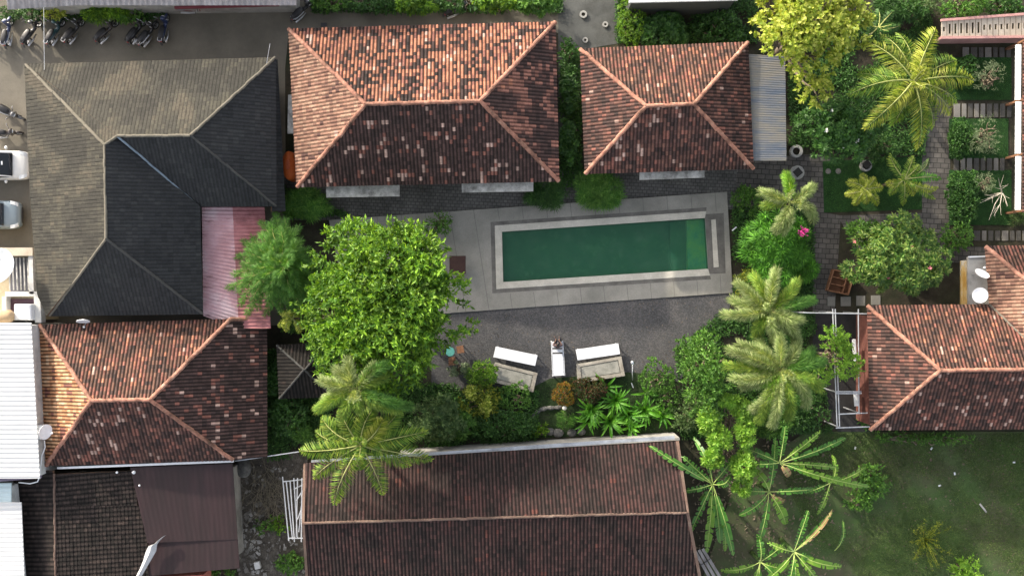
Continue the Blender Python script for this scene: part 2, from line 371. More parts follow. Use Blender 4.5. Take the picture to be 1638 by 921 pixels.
tag(jt.build('pool_deck_joints', flat('deck_joint', (.12,.12,.105), .9)), kind='structure')

# ---------------------------------------------------------------- swimming pool
pool = thing('swimming_pool', 'long green swimming pool with pale stone coping in the courtyard', 'swimming pool', (P(965,405).x, P(965,405).y, 0))
M['coping'] = surf('pale_coping_stone', [(.3, (.46,.44,.38)), (.7, (.60,.57,.50))], 2.0, grime=.35, grime_col=(.25,.24,.2), gscale=.8)
M['coping_dark'] = surf('dark_wet_channel', [(.3, (.11,.105,.095)), (.7, (.19,.18,.165))], 2.0, grime=.3, gscale=.8)
m, t, b = newmat('green_pool_wall'); tc = t.nodes.new('ShaderNodeTexCoord')
rr = ramp(t, [(.3, (.025,.10,.06)), (.55, (.04,.14,.075)), (.7, (.12,.22,.13))]); t.links.new(noise(t, tc.outputs['Object'], .8, 8, .75), rr.inputs[0]); t.links.new(rr.outputs[0], b.inputs['Base Color']); M['basin'] = m
M['basin_light'] = surf('algae_yellow_tiles', [(.35, (.36,.50,.14)), (.5, (.22,.44,.20)), (.66, (.08,.32,.25))], .55, .7, bstr=0)
def quad_band(m, outer, inner, z0, z1):
    n = len(outer)
    for i in range(n):
        j = (i+1) % n
        m.prism([outer[i][:2], outer[j][:2], inner[j][:2], inner[i][:2]], z0, z1)
C1 = grow(PIN, (.40,.10,.40,.42)); C2 = grow(PIN, (.62,.14,.62,.66))
m = MB()
for i in (0, 2, 3):
    j = (i+1) % 4; m.prism([C1[i][:2], C1[j][:2], PIN[j][:2], PIN[i][:2]], -.25, ZD+.03)
m.build('coping', M['coping'], pool, bevel=.015)
m = MB()
for i in (0, 2, 3):
    j = (i+1) % 4; m.prism([C2[i][:2], C2[j][:2], C1[j][:2], C1[i][:2]], 0, ZD+.008)
m.build('drain_channel', M['coping_dark'], pool)
e0 = P(1127,343); e1 = P(1155,341); e2 = P(1160,436); e3 = P(1133,438)
m = MB().prism([e0[:2], P(1157,341)[:2], P(1160,437)[:2], e3[:2]], 0, ZD+.012); m.build('overflow_basin', M['coping_dark'], pool)
m = MB().prism([P(1137,352)[:2], P(1144,351)[:2], P(1149,427)[:2], P(1141,428)[:2]], 0, ZD+.035); m.build('overflow_slab', M['coping'], pool)
m = MB()
for i in range(4):
    a, b_ = PIN[i], PIN[(i+1) % 4]; m.add([(a.x,a.y,-1.3),(b_.x,b_.y,-1.3),(b_.x,b_.y,ZD),(a.x,a.y,ZD)], [(0,1,2,3)])
m.add([(p.x,p.y,-1.3) for p in PIN], [(3,2,1,0)]); m.build('basin', M['basin'], pool)
sa, sb = P(1100,352), P(1102,433)
m = MB().prism([sa[:2], (PIN[1].x-.01, PIN[1].y-.02), (PIN[2].x-.01, PIN[2].y+.02), sb[:2]], -1.28, -.28); m.build('shallow_shelf', M['basin_light'], pool)
m = MB().prism([P(1075,354)[:2], sa[:2], sb[:2], P(1077,435)[:2]], -1.28, -.75); m.build('pool_step', M['basin'], pool)
m, t, b = newmat('murky_green_water')
tr = N(t, 'ShaderNodeBsdfTransparent'); tr.inputs[0].default_value = (.62,.92,.66,1)
b.inputs['Base Color'].default_value = (.018,.125,.06,1); b.inputs['Roughness'].default_value = .04
tc = t.nodes.new('ShaderNodeTexCoord'); n1 = noise(t, tc.outputs['Object'], 1.1, 9, .8)
rr = ramp(t, [(.3, (.022,.105,.07)), (.5, (.032,.13,.082)), (.62, (.055,.16,.105)), (.75, (.10,.20,.15))]); t.links.new(n1, rr.inputs[0]); t.links.new(rr.outputs[0], b.inputs['Base Color'])
bump(t, b, noise(t, tc.outputs['Object'], 4, 4, .6), .08, .02)
mx = t.nodes.new('ShaderNodeMixShader'); mx.inputs[0].default_value = .42
t.links.new(tr.outputs[0], mx.inputs[1]); t.links.new(b.outputs[0], mx.inputs[2]); t.links.new(mx.outputs[0], t.nodes['Material Output'].inputs[0]); M['water'] = m
tag(MB().sheet([(p.x,p.y,-.02) for p in PIN][::-1]).build('water', M['water']), kind='structure')

# ---------------------------------------------------------------- roofs and buildings
def slope(name, pts, mat, parent, roll=.2, course=.24, amp=.034, step=.016, eave=(0, 1), samples=6, flat_roll=False, deck=True, edir=None):
    """one tiled roof plane: a real pantile surface clipped to the convex polygon pts (world points)"""
    pts = [Vector(p) for p in pts]; n = newell(pts)
    if n.z < 0: pts_ccw = pts[::-1]; n = -n
    else: pts_ccw = pts
    e = (pts[eave[1]] - pts[eave[0]]) if edir is None else Vector(edir); e = (e - n*e.dot(n)).normalized(); s = n.cross(e)
    cen = sum(pts, Vector((0,0,0)))/len(pts)
    if s.z < 0: s = -s; e = -e
    o = pts[eave[0]]; o = o - n*(o-cen).dot(n)
    pl = [((p-o).dot(e), (p-o).dot(s)) for p in pts_ccw]
    a0 = min(p[0] for p in pl); a1 = max(p[0] for p in pl); b0 = min(p[1] for p in pl); b1 = max(p[1] for p in pl)
    da = roll/samples; A = np.arange(math.floor(a0/roll)*roll, a1+roll, da)
    k0 = math.floor(b0/course)-1; k1 = math.ceil(b1/course)+1
    B = []; H = []
    for k in range(k0, k1):
        B += [k*course + 1e-4, (k+1)*course - 1e-4]; H += [step, 0.0]
    B = np.array(B); H = np.array(H)
    ph = (A/roll) % 1.0
    if flat_roll: prof = amp*np.where((ph > .12) & (ph < .88), 1.0, 0.0) * (1 - .25*np.cos(ph*2*np.pi))
    else: prof = amp*(0.5 - 0.5*np.cos(ph*2*np.pi))**.8
    na, nb = len(A), len(B)
    # every tile sits a little differently
    jit = RNG.normal(0, .004, (nb//2 + 1, int(na/samples)+2))
    bm = bmesh.new(); uvl = bm.loops.layers.uv.new('UVMap')
    vs = [[None]*nb for _ in range(na)]
    for i in range(na):
        for j in range(nb):
            h = prof[i] + H[j] + jit[j//2, i//samples]
            vs[i][j] = bm.verts.new((A[i], B[j], h))
    for i in range(na-1):
        for j in range(nb-1):
            bm.faces.new((vs[i][j], vs[i+1][j], vs[i+1][j+1], vs[i][j+1]))
    m_ = len(pl)
    area = sum(pl[i][0]*pl[(i+1) % m_][1] - pl[(i+1) % m_][0]*pl[i][1] for i in range(m_)); sg = 1 if area > 0 else -1
    for i in range(m_):
        (x0, y0), (x1, y1) = pl[i], pl[(i+1) % m_]
        nx, ny = (y1-y0)*sg, -(x1-x0)*sg
        L = math.hypot(nx, ny)
        if L < 1e-6: continue
        bmesh.ops.bisect_plane(bm, geom=bm.verts[:]+bm.edges[:]+bm.faces[:], plane_co=(x0, y0, 0), plane_no=(nx/L, ny/L, 0), clear_outer=True, dist=1e-6)
    for f in bm.faces:
        cc = f.calc_center_median(); i0 = math.floor(cc.x/roll); j0 = math.floor(cc.y/course)
        for l in f.loops:
            l[uvl].uv = (min(max(l.vert.co.x/roll, i0+.001), i0+.999)+500, min(max(l.vert.co.y/course, j0+.001), j0+.999)+500)
        f.smooth = False
    ox = org(parent) if parent is not None else Vector((0,0,0))
    for v in bm.verts: v.co = o + e*v.co.x + s*v.co.y + n*(v.co.z+.02) - ox
    me = bpy.data.meshes.new(name); bm.to_mesh(me); bm.free(); me.materials.append(mat)
    ob = link(bpy.data.objects.new(name, me), parent)
    if deck:
        pp = [o + e*a + s*b_ for a, b_ in pl]
        if newell(pp).z < 0: pp = pp[::-1]
        MB().slab(pp, -.10, .005).build('roof_deck', M['soffit'], ob)
    return ob
def cap(name, a, b_, mat, parent, r=.11, seg=.38, lift=.05):
    """a line of overlapping half-round ridge tiles"""
    a = Vector(a) + Vector((0,0,lift)); b_ = Vector(b_) + Vector((0,0,lift)); L = (b_-a).length; k = max(1, int(L/seg)); mb = MB()
    for i in range(k):
        p = a.lerp(b_, i/k); q = a.lerp(b_, (i+1.12)/k if i < k-1 else 1.0)
        j = Vector((RNG.normal(0,.009), RNG.normal(0,.009), RNG.normal(0,.008)-.03*math.sin(math.pi*i/k)))
        mb.tube([p+j, q+j+Vector((0,0,.02))], [r*1.1, r*.9], 10)
    return mb.build(name, mat, parent, smooth=False)
def inset_poly(pts, d):
    pts = [Vector(p[:2]) for p in pts]; ar = sum(pts[i].x*pts[(i+1) % len(pts)].y - pts[(i+1) % len(pts)].x*pts[i].y for i in range(len(pts)))
    if ar > 0: pts = pts[::-1]
    return grow(pts, [-d]*len(pts))
def walls(pts, d, z1, mat, parent, win=True, wmat=None):
    q = inset_poly(pts, d)
    MB().prism([(p.x, p.y) for p in q], 0, z1).build('wall', mat, parent)
    if not win: return
    n = len(q)
    for i in range(n):
        a, b_ = Vector((*q[i], 0)), Vector((*q[(i+1) % n], 0)); L = (b_-a).length; dr = (b_-a)/L; nr = Vector((-dr.y, dr.x, 0))
        k = int(L/3.2)
        for j in range(k):
            c = a + dr*L*(j+.5)/k; ang = math.atan2(dr.y, dr.x)
            if j == k//2:
                MB().box(c+nr*.03+Vector((0,0,1.05)), (.95,.08,2.1), ang).build('door', M['wood'], parent)
            else:
                f = MB().box(c+nr*.02+Vector((0,0,1.5)), (1.3,.08,1.2), ang).build('window', M['wood_dark'], parent)
                MB().box(c+nr*.065+Vector((0,0,1.5)), (1.1,.02,1.0), ang).build('pane', M['glass'], f)
def hip(name, label, corners, ridge, mats, ze, zr, capmat, wallmat='wall', roll=.2, amp=.032, ext=None, cat='building', wd=.8, caps=True, **kw):
    """corners NW,NE,SE,SW and ridge W,E in photo pixels; mats N,E,S,W"""
    c = [P(u, v, ze) for u, v in corners]; r = [P(u, v, zr) for u, v in ridge]
    cen = sum(c, Vector((0,0,0)))/4; root = thing(name, label, cat, (cen.x, cen.y, 0))
    slope('roof_slope', [c[0], c[1], r[1], r[0]], M[mats[0]], root, roll, amp=amp, **kw)
    if ext is None: slope('roof_slope', [c[1], c[2], r[1]], M[mats[1]], root, roll, amp=amp, **kw)
    slope('roof_slope', [c[2], c[3], r[0], r[1]], M[mats[2]], root, roll, amp=amp, **kw)
    slope('roof_slope', [c[3], c[0], r[0]], M[mats[3]], root, roll, amp=amp, **kw)
    if caps:
        for a, b_ in ((c[0], r[0]), (c[3], r[0]), (c[1], r[1]), (c[2], r[1]), (r[0], r[1])): cap('ridge_cap', a, b_, M[capmat], root)
    walls(c, wd, ze-.12, M[wallmat], root)
    return root, c, r

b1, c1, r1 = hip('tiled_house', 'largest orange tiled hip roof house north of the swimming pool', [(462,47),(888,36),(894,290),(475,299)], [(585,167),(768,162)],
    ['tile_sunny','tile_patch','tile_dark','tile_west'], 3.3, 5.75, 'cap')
for (ua, ub, va, vb) in ((521,639,296,316), (738,853,291,308)):
    MB().prism([P(ua,va-9,2.7)[:2], P(ub,va-13,2.7)[:2], P(ub,vb-2,2.7)[:2], P(ua+1,vb,2.7)[:2]][::-1], 2.58, 2.72).build('canopy', M['slab_white'], b1)
MB().prism([P(461,152,2.7)[:2], P(480,151,2.7)[:2], P(481,213,2.7)[:2], P(460,214,2.7)[:2]][::-1], 2.58, 2.72).build('canopy', M['slab_white'], b1)
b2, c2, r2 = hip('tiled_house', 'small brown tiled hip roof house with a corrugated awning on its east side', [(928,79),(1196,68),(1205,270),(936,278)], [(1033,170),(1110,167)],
    ['tile_worn_sun_shade','tile_rust','tile_rust','tile_rust'], 3.1, 4.9, 'cap')
MB().prism([P(1023,270,2.6)[:2], P(1127,264,2.6)[:2], P(1127,284,2.6)[:2], P(1023,288,2.6)[:2]][::-1], 2.5, 2.62).build('canopy', M['slab_white'], b2)
m, t, b = newmat('corrugated_awning_sheet'); tc = t.nodes.new('ShaderNodeTexCoord'); sx = N(t, 'ShaderNodeSeparateXYZ'); t.links.new(tc.outputs['Object'], sx.inputs[0])
n_ = noise(t, tc.outputs['Object'], .75, 7, .7, (.3, 1.9, 1)); rr = ramp(t, [(.34, (.09,.115,.16)), (.46, (.15,.16,.175)), (.55, (.20,.19,.165)), (.7, (.13,.145,.165))]); t.links.new(n_, rr.inputs[0])
t.links.new(rr.outputs[0], b.inputs['Base Color']); b.inputs['Roughness'].default_value = .45; M['awning'] = m
def corrugated(name, quad, mat, parent, pitch=.12, amp=.02, along=0, loc=None, thick=True, sub=6):
    """corrugated sheet on a quad of world points; waves repeat along edge 0-1 (along=0) or 1-2 (along=1)"""
    q = [Vector(p) for p in quad]
    if along: q = q[1:] + q[:1]
    L = (q[1]-q[0]).length; k = max(4, int(L/pitch*sub)); n = newell(q)
    if n.z < 0: n = -n
    vs = []
    for i in range(k+1):
        f = i/k; h = n*amp*math.sin(2*math.pi*f*L/pitch)
        vs += [q[0].lerp(q[1], f)+h, q[3].lerp(q[2], f)+h]
    mb = MB(); fs = [(2*i, 2*i+2, 2*i+3, 2*i+1) for i in range(k)]
    if newell([vs[0], vs[2], vs[3], vs[1]]).z < 0: fs = [f[::-1] for f in fs]
    mb.add(vs, fs)
    if thick: mb.slab([p for p in (q if newell(q).z > 0 else q[::-1])], -.06-amp, -.03-amp)
    return mb.build(name, mat, parent, loc=loc)
aw = [P(1186,86,3.0), P(1256,91,2.7), P(1258,257,2.7), P(1196,257,3.0)]
corrugated('awning', aw, M['awning'], b2, .13, .007, along=1)
for u, v in ((1250,96), (1252,170), (1253,250)): MB().tube([P(u,v,0), (P(u,v,2.7).x, P(u,v,2.7).y, 2.62)], .04).build('post', M['wood_dark'], b2)

# lower-left house: its east slope carries on past the hips
ZE, ZR = 3.2, 5.3
c3 = [P(64,520,ZE), P(369,510,ZE), P(373,735,ZE), P(74,744,ZE)]; r3 = [P(147,640,ZR), P(240,639,ZR)]
b3 = thing('tiled_house', 'orange and black tiled hip roof house at the lower left beside the white roofs', 'building', (P(240,630).x, P(240,630).y, 0))
slope('roof_slope', [c3[0], c3[1], r3[1], r3[0]], M['tile_worn_sun_shade'], b3)
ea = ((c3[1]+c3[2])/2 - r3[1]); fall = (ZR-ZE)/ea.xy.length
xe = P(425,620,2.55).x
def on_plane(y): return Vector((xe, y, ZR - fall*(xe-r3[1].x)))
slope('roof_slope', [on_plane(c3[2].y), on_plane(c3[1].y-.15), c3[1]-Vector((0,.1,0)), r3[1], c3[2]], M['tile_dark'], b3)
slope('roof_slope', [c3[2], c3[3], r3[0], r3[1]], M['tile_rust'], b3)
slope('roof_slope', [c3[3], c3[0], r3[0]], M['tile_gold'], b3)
for a, b_ in ((c3[0], r3[0]), (c3[3], r3[0]), (c3[1], r3[1]), (c3[2], r3[1]), (r3[0], r3[1])): cap('ridge_cap', a, b_, M['cap'], b3)
cap('ridge_cap', c3[1], on_plane(c3[1].y)+Vector((0,-.05,0)), M['cap'], b3)
walls(c3, .7, 3.0, M['wall'], b3)
MB().beam(P(92,748,3.05), P(374,737,3.05), .12, .1).build('gutter', M['white'], b3)

# long shed at the bottom: a gable roof of maroon brown tiles
ZE, ZR = 3.3, 5.0
g0, g1, h0, h1 = P(489,741,ZE), P(1082,705,ZE), P(487,836,ZR), P(1098,819,ZR)
k0_, k1_ = P(497,985,ZE), P(1128,975,ZE)
b4 = thing('tiled_shed', 'long maroon brown tiled gable roof shed south of the garden beds', 'building', (P(800,840).x, P(800,840).y, 0))
slope('roof_slope', [g0, g1, h1, h0], M['tile_maroon'], b4, .2, amp=.03)
slope('roof_slope', [k1_, k0_, h0, h1], M['tile_maroon'], b4, .2, amp=.03)
cap('ridge_cap', h0, h1, M['cap_brown'], b4, r=.075)
MB().beam(g1+Vector((.05,0,.03)), h1+Vector((.05,0,.05)), .16, .08).beam(h1+Vector((.05,0,.05)), k1_+Vector((.05,0,.03)), .16, .08).build('barge_board', M['cap_brown'], b4)
MB().beam(g0+Vector((-.05,0,.03)), h0+Vector((-.05,0,.05)), .14, .08).beam(h0+Vector((-.05,0,.05)), k0_+Vector((-.05,0,.03)), .14, .08).build('barge_board', M['cap_brown'], b4)
walls([g0, g1, k1_, k0_], .6, 3.15, M['wall_grey'], b4)
for hh, s_ in ((h0, 1), (h1, -1)):   # gable triangles
    a, b_ = (g0, k0_) if s_ == 1 else (g1, k1_); x0 = Vector((.62*s_, 0, 0))
    tri = [a+x0+Vector((0,-.6,-.2)), b_+x0+Vector((0,.6,-.2)), hh+x0+Vector((0,0,-.25))]
    mb = MB(); mb.add([*tri, *[p+Vector((.12*s_,0,0)) for p in tri]], [(0,1,2),(5,4,3),(0,3,4,1),(1,4,5,2),(2,5,3,0)]); mb.build('gable', M['wall_grey'], b4)
M['zinc'] = surf('zinc_flashing', [(.3, (.30,.33,.37)), (.6, (.45,.48,.52)), (.75,(.56,.59,.62))], 1.2, .4, .3, vec=(.25, 5, 1), grime=.5, gscale=.9)
for (ua, va, ub, vb, wd_, z_) in ((498,742,800,722,.16,3.25), (800,722,1079,703,.2,3.3)):
    MB().beam(P(ua,va-4,z_), P(ub,vb-4,z_), wd_, .07).build('flashing', M['zinc'], b4)
# garden wall just north of the shed
gw = MB().beam(P(640,724,1.1), P(1082,697,1.1), .14, 2.2).build('garden_wall', M['wall_grey'], None, loc=P(860,708)); tag(gw, 'low weathered garden wall running along the north side of the long shed', 'wall')

# right-hand L-shaped house
ZE, ZR = 3.2, 5.3
b5 = thing('tiled_house', 'L-shaped tiled hip roof house at the right edge with two satellite dishes', 'building', (P(1560,590).x, P(1560,590).y, 0))
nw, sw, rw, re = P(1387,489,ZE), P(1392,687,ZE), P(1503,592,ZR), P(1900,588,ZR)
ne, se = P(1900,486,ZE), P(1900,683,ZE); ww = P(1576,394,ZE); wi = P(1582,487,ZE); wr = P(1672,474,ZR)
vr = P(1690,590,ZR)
slope('roof_slope', [nw, wi, vr, rw], M['tile_worn_sun_shade'], b5)
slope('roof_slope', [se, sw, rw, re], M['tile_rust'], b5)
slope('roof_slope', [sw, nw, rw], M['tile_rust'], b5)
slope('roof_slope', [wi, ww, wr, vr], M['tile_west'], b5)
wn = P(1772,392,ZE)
slope('roof_slope', [ww, wn, wr], M['tile_worn_sun_shade'], b5)
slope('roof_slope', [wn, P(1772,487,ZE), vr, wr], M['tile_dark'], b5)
slope('roof_slope', [P(1772,487,ZE), ne, re, vr], M['tile_worn_sun_shade'], b5)
for a, b_, mm, rr_ in ((nw,rw,'cap',.11),(sw,rw,'cap',.11),(rw,re,'cap',.11),(ww,wr,'cap',.11),(wr,vr,'cap',.11),(wi,vr,'cap_grey',.06)): cap('ridge_cap', a, b_, M[mm], b5, r=rr_)
walls([nw, ne, se, sw], .7, 3.0, M['wall'], b5); walls([ww, wn, P(1772,560,ZE), P(1580,560,ZE)], .7, 2.98, M['wall'], b5, win=False)
MB().prism([P(1548,411,2.5)[:2], P(1583,411,2.5)[:2], P(1583,487,2.5)[:2], P(1549,487,2.5)[:2]][::-1], 2.35, 2.5).build('canopy', M['wall_grey'], b5)
MB().beam(P(1549,411,2.56), P(1578,410,2.56), .08, .1).build('canopy_edge', M['white'], b5)
MB().prism([P(1538,417,2.3)[:2], P(1547,416,2.3)[:2], P(1548,487,2.3)[:2], P(1538,487,2.3)[:2]][::-1], 2.1, 2.28).build('gutter_box', surf('rusty_yellow_metal', [(.35,(.5,.28,.06)),(.5,(.62,.42,.16)),(.62,(.6,.56,.45)),(.75,(.25,.1,.04))], 1.5, vec=(3,.6,1)), b5)

# grey L-shaped roof, upper left
ZE, ZR = 3.6, 6.1
def q(u, v, z): return P(u, v, z)
A, B = q(42,104,ZE), q(441,92,ZE); Rw, Rn, Re = q(168,232,ZR), q(188,218,ZR+.05), q(305,217,ZR); Rs = q(170,382,ZR)
SWc, SEc = q(80,505,ZE), q(325,502,ZE); Vn = q(319,330,ZE); Ec = q(442,330,ZE); W2 = q(46,505,ZE)
b6 = thing('grey_roof_building', 'grey L-shaped tiled roof building beside the parking lot at the upper left', 'building', (P(240,300).x, P(240,300).y, 0))
gk = dict(roll=.2, course=.3, amp=.010, step=.012, flat_roll=True)
slope('roof_slope', [A, B, Re, Rn], M['tile_grey'], b6, **gk)
slope('roof_slope', [A, Rn, Rw], M['tile_grey'], b6, edir=(B-A), **gk)
slope('roof_slope', [SWc, q(58,470,ZE), q(47,300,ZE), A, Rw, Rs], M['tile_grey'], b6, eave=(2,3), **gk)
slope('roof_slope', [SEc, SWc, Rs], M['tile_grey_shaded'], b6, **gk)
slope('roof_slope', [Vn, SEc, Rs, Rw, Rn][::-1], M['tile_grey_shaded'], b6, eave=(3,4), **gk)
slope('roof_slope', [Ec, Vn, Rn, Re], M['tile_grey_shaded'], b6, **gk)
slope('roof_slope', [B, Ec, Re], M['tile_grey_shaded'], b6, **gk)
for a, b_, mm, rr_ in ((A,Rw,'cap_grey',.08),(Rw,Rn,'cap_grey',.08),(Rn,Re,'cap_grey',.08),(Re,B,'cap_grey',.08),(Rw,Rs,'cap_grey',.08),(Rs,SWc,'cap_grey',.07),(Rs,SEc,'cap_dark',.07),(Re,Ec,'cap_dark',.06)): cap('ridge_cap', a, b_, M[mm], b6, r=rr_)
cap('valley_flashing', Rn.lerp(Vn, .0), Rn.lerp(Vn, .95), surf('blue_grey_flashing', [(.3,(.12,.16,.2)),(.7,(.26,.32,.38))], 2), b6, r=.06)
low = [q(436,96,3.0), q(446,96,3.0), q(456,340,2.9), q(440,348,2.9)]
slope('lower_roof', [q(443,96,2.9), q(457,338,2.9), q(434,338,3.35), q(428,96,3.35)][::-1], M['tile_grey_shaded'], b6, eave=(2,3), **gk)
walls([A, B, Ec, q(319,330,ZE), ], .9, 3.4, M['wall_grey'], b6); walls([q(44,200,ZE), q(325,200,ZE), SEc, q(62,505,ZE)], .9, 3.38, M['wall_grey'], b6)

# pink metal roof annex between the grey roof and the lower-left house
m, t, b = newmat('pink_metal_roof'); tc = t.nodes.new('ShaderNodeTexCoord'); co = tc.outputs['Object']
nn = noise(t, co, .55, 6, .6); rr = ramp(t, [(.36, (.38,.20,.22)), (.5, (.48,.29,.32)), (.62, (.56,.42,.45))]); t.links.new(nn, rr.inputs[0])
n2 = noise(t, co, 1.3, 7, .8, (.5, 2.2, 1)); r2 = ramp(t, [(.57, (0,0,0)), (.68, (.85,)*3)]); t.links.new(n2, r2.inputs[0])
t.links.new(mixc(t, rr.outputs[0], (.06,.02,.022), r2.outputs[0]), b.inputs['Base Color']); b.inputs['Roughness'].default_value = .5; M['pink'] = m
pr = thing('metal_roof_annex', 'faded pink metal roof annex wedged between the grey roof and the big tree', 'building', (P(376,420).x, P(376,420).y, 0))
corrugated('roof_sheet', [P(323,331,3.0), P(372,331,2.9), P(382,525,2.9), P(325,505,3.0)], M['pink'], pr, .22, .022, along=1)
corrugated('roof_sheet', [P(372,331,2.93), P(423,331,2.8), P(433,525,2.8), P(382,525,2.93)], surf('red_metal_sheet', [(.35,(.33,.12,.13)),(.6,(.42,.18,.19)),(.72,(.26,.07,.07))], .8, .5, grime=.6, grime_col=(.07,.02,.02), gscale=.9), pr, .22, .022, along=1)
walls([P(325,333,2.7), P(421,333,2.7), P(430,505,2.7), P(327,505,2.7)], .5, 2.65, M['wall_grey'], pr, win=False)

# white metal roofs at the left edge
M['white_metal'] = surf('white_corrugated_metal', [(.3, (.56,.57,.57)), (.7, (.66,.66,.65))], .5, .35, .0, bstr=.05, grime=.35, grime_col=(.5,.5,.5), gscale=.3, fine=.04)
wr_ = thing('white_roof_building', 'tall building with a bright white corrugated roof at the left edge', 'building', (P(-40,640).x, P(-40,640).y, 0))
corrugated('roof_sheet', [P(-220,517,5.2), P(50,516,4.4), P(64,765,4.4), P(-220,765,5.2)], M['white_metal'], wr_, .26, .016, along=1)
MB().prism([P(-215,520,4.2)[:2], P(49,520,4.2)[:2], P(60,762,4.2)[:2], P(-215,762,4.2)[:2]][::-1], 0, 4.2).build('wall', M['white_wall'], wr_)
MB().beam(P(66,762,4.28), P(-60,772,4.28), .14, .14).build('gutter', flat('purple_grey_gutter', (.17,.14,.2)), wr_)
MB().box(P(64,690,3.9), (.5,.75,.5)).build('junction_box', M['white'], wr_)
w2 = thing('white_roof_building', 'white roof building with a stepped pale corner at the bottom left', 'building', (P(-40,850).x, P(-40,850).y, 0))
corrugated('roof_sheet', [P(-220,775,4.1), P(18,772,3.7), P(18,803,3.7), P(-220,803,4.1)], surf('pale_cyan_metal', [(.3,(.5,.62,.64)),(.7,(.62,.74,.75))], .7, .4, bstr=.05, fine=.05), w2, .26, .012, along=1)
corrugated('roof_sheet', [P(-220,803,4.13), P(34,803,3.73), P(42,990,3.73), P(-220,990,4.13)], M['white_metal'], w2, .26, .012, along=1)
MB().prism([P(-215,778,3.5)[:2], P(16,778,3.5)[:2], P(36,985,3.5)[:2], P(-215,985,3.5)[:2]][::-1], 0, 3.5).build('wall', M['white_wall'], w2)

# dark brown tiled lean-to house at the bottom left
b8 = thing('brown_roof_house', 'dark brown flat-tiled roof house at the bottom left', 'building', (P(130,840).x, P(130,840).y, 0))
fk = dict(roll=.26, course=.2, amp=.012, step=.024, flat_roll=True)
Z0, Z1 = 2.5, 3.3
slope('roof_slope', [P(40,985,Z0), P(20,752,Z0), P(86,752,Z1), P(90,985,Z1)], M['tile_brown'], b8, **fk)
slope('roof_slope', [P(216,752,Z0+.2), P(220,808,Z0+.2), P(88,808,Z1), P(87,758,Z1)], M['tile_brown'], b8, **fk)
slope('roof_slope', [P(234,808,Z0+.12), P(240,985,Z0+.12), P(90,985,Z1), P(88,808,Z1)], M['tile_brown'], b8, **fk)
cap('ridge_cap', P(87,757,Z1), P(90,985,Z1), M['cap_brown'], b8, r=.06)
walls([P(42,757,2.4), P(212,757,2.4), P(228,985,2.4), P(46,985,2.4)], .3, 2.4, M['wall_grey'], b8, win=False)
# maroon metal roof beside it
M['maroon'] = surf('maroon_metal_roof', [(.3, (.021,.014,.014)), (.5, (.029,.017,.018)), (.7, (.042,.023,.025))], .4, .55, vec=(4, .5, 1), bstr=.1, grime=.5, grime_col=(.03,.02,.022), gscale=.3)
b9 = thing('maroon_roof_shed', 'smooth maroon metal roof shed beside the dark brown tiles at the bottom left', 'building', (P(300,830).x, P(300,830).y, 0))
corrugated('roof_sheet', [P(208,747,2.95), P(372,741,2.75), P(380,862,2.62), P(236,868,2.8)], M['maroon'], b9, .3, .003, along=0)
corrugated('roof_sheet', [P(238,868,2.66), P(380,862,2.6), P(383,908,2.55), P(236,921,2.6)], M['maroon'], b9, .3, .003, along=0)
walls([P(232,752,2.6), P(370,746,2.6), P(378,905,2.6), P(236,912,2.6)], .25, 2.5, M['wall_grey'], b9, win=False)
pw = MB().prism([P(255,919,2.0)[:2], P(327,917,2.0)[:2], P(327,985,2.0)[:2], P(255,985,2.0)[:2]][::-1], 0, 2.3).build('pink_wall', surf('pink_wall_paint', [(.3,(.4,.12,.09)),(.7,(.5,.18,.14))]), None, loc=P(290,950)); tag(pw, 'salmon pink wall top at the bottom edge below the maroon roof', 'wall')

# small pavilion half under the trees, their shade painted into its pyramid roof
pv = thing('pavilion', 'small pavilion with a dark tiled pyramid roof half hidden under the big tree', 'pavilion', (P(486,592).x, P(486,592).y, 0))
pc = [P(443,552,2.1), P(528,548,2.1), P(533,634,2.1), P(447,637,2.1)]; ap = P(487,591,3.0)
for i in range(4): slope('roof_slope', [pc[i], pc[(i+1) % 4], ap], M['tile_shaded'], pv, .2, .28, .03, .02)
for i in range(4):
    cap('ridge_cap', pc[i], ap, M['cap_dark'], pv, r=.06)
    p_ = pc[i].lerp(ap, .15); MB().tube([(p_.x, p_.y, 0), (p_.x, p_.y, 2.12)], .07).build('post', M['wood_dark'], pv)
MB().box(Vector((ap.x, ap.y, .25)), (2.3,2.3,.5)).build('platform', M['wood_dark'], pv)

# grey sheet roof along the top left edge (unseen ridge raised north of the frame to shade the parking)
M['asb'] = surf('weathered_cement_sheet', [(.3, (.22,.21,.21)), (.5, (.34,.32,.32)), (.7, (.50,.48,.48))], 1.2, .85, vec=(3.5,.7,1), grime=.5, grime_col=(.2,.18,.18), gscale=.8)
hl = thing('cement_roof_hall', 'hall with a weathered grey cement sheet roof along the top edge at the left', 'building', (P(230,-100).x, P(230,-100).y, 0))
corrugated('roof_sheet', [P(12,16,3.4), P(120,9,3.4), P(120,-190,7.0), P(-10,-190,7.0)], M['asb'], hl, .3, .018, along=0)
corrugated('roof_sheet', [P(120,9,3.42), P(474,9,3.42), P(474,-190,7.0), P(120,-190,7.02)], M['asb'], hl, .3, .018, along=0)
corrugated('roof_sheet', [P(-10,-190,7.0), P(474,-190,7.0), P(474,-420,3.4), P(-10,-420,3.4)], M['asb'], hl, .3, .018, along=0)
MB().prism([P(30,0,3.2)[:2], P(460,-6,3.2)[:2], P(460,-400,3.2)[:2], P(30,-400,3.2)[:2]], 0, 3.3).build('wall', M['wall_grey'], hl)
MB().beam(P(280,13,2.9), P(446,8,2.9), .12, .25).build('fascia', flat('dark_red_fascia', (.16,.03,.04)), hl)
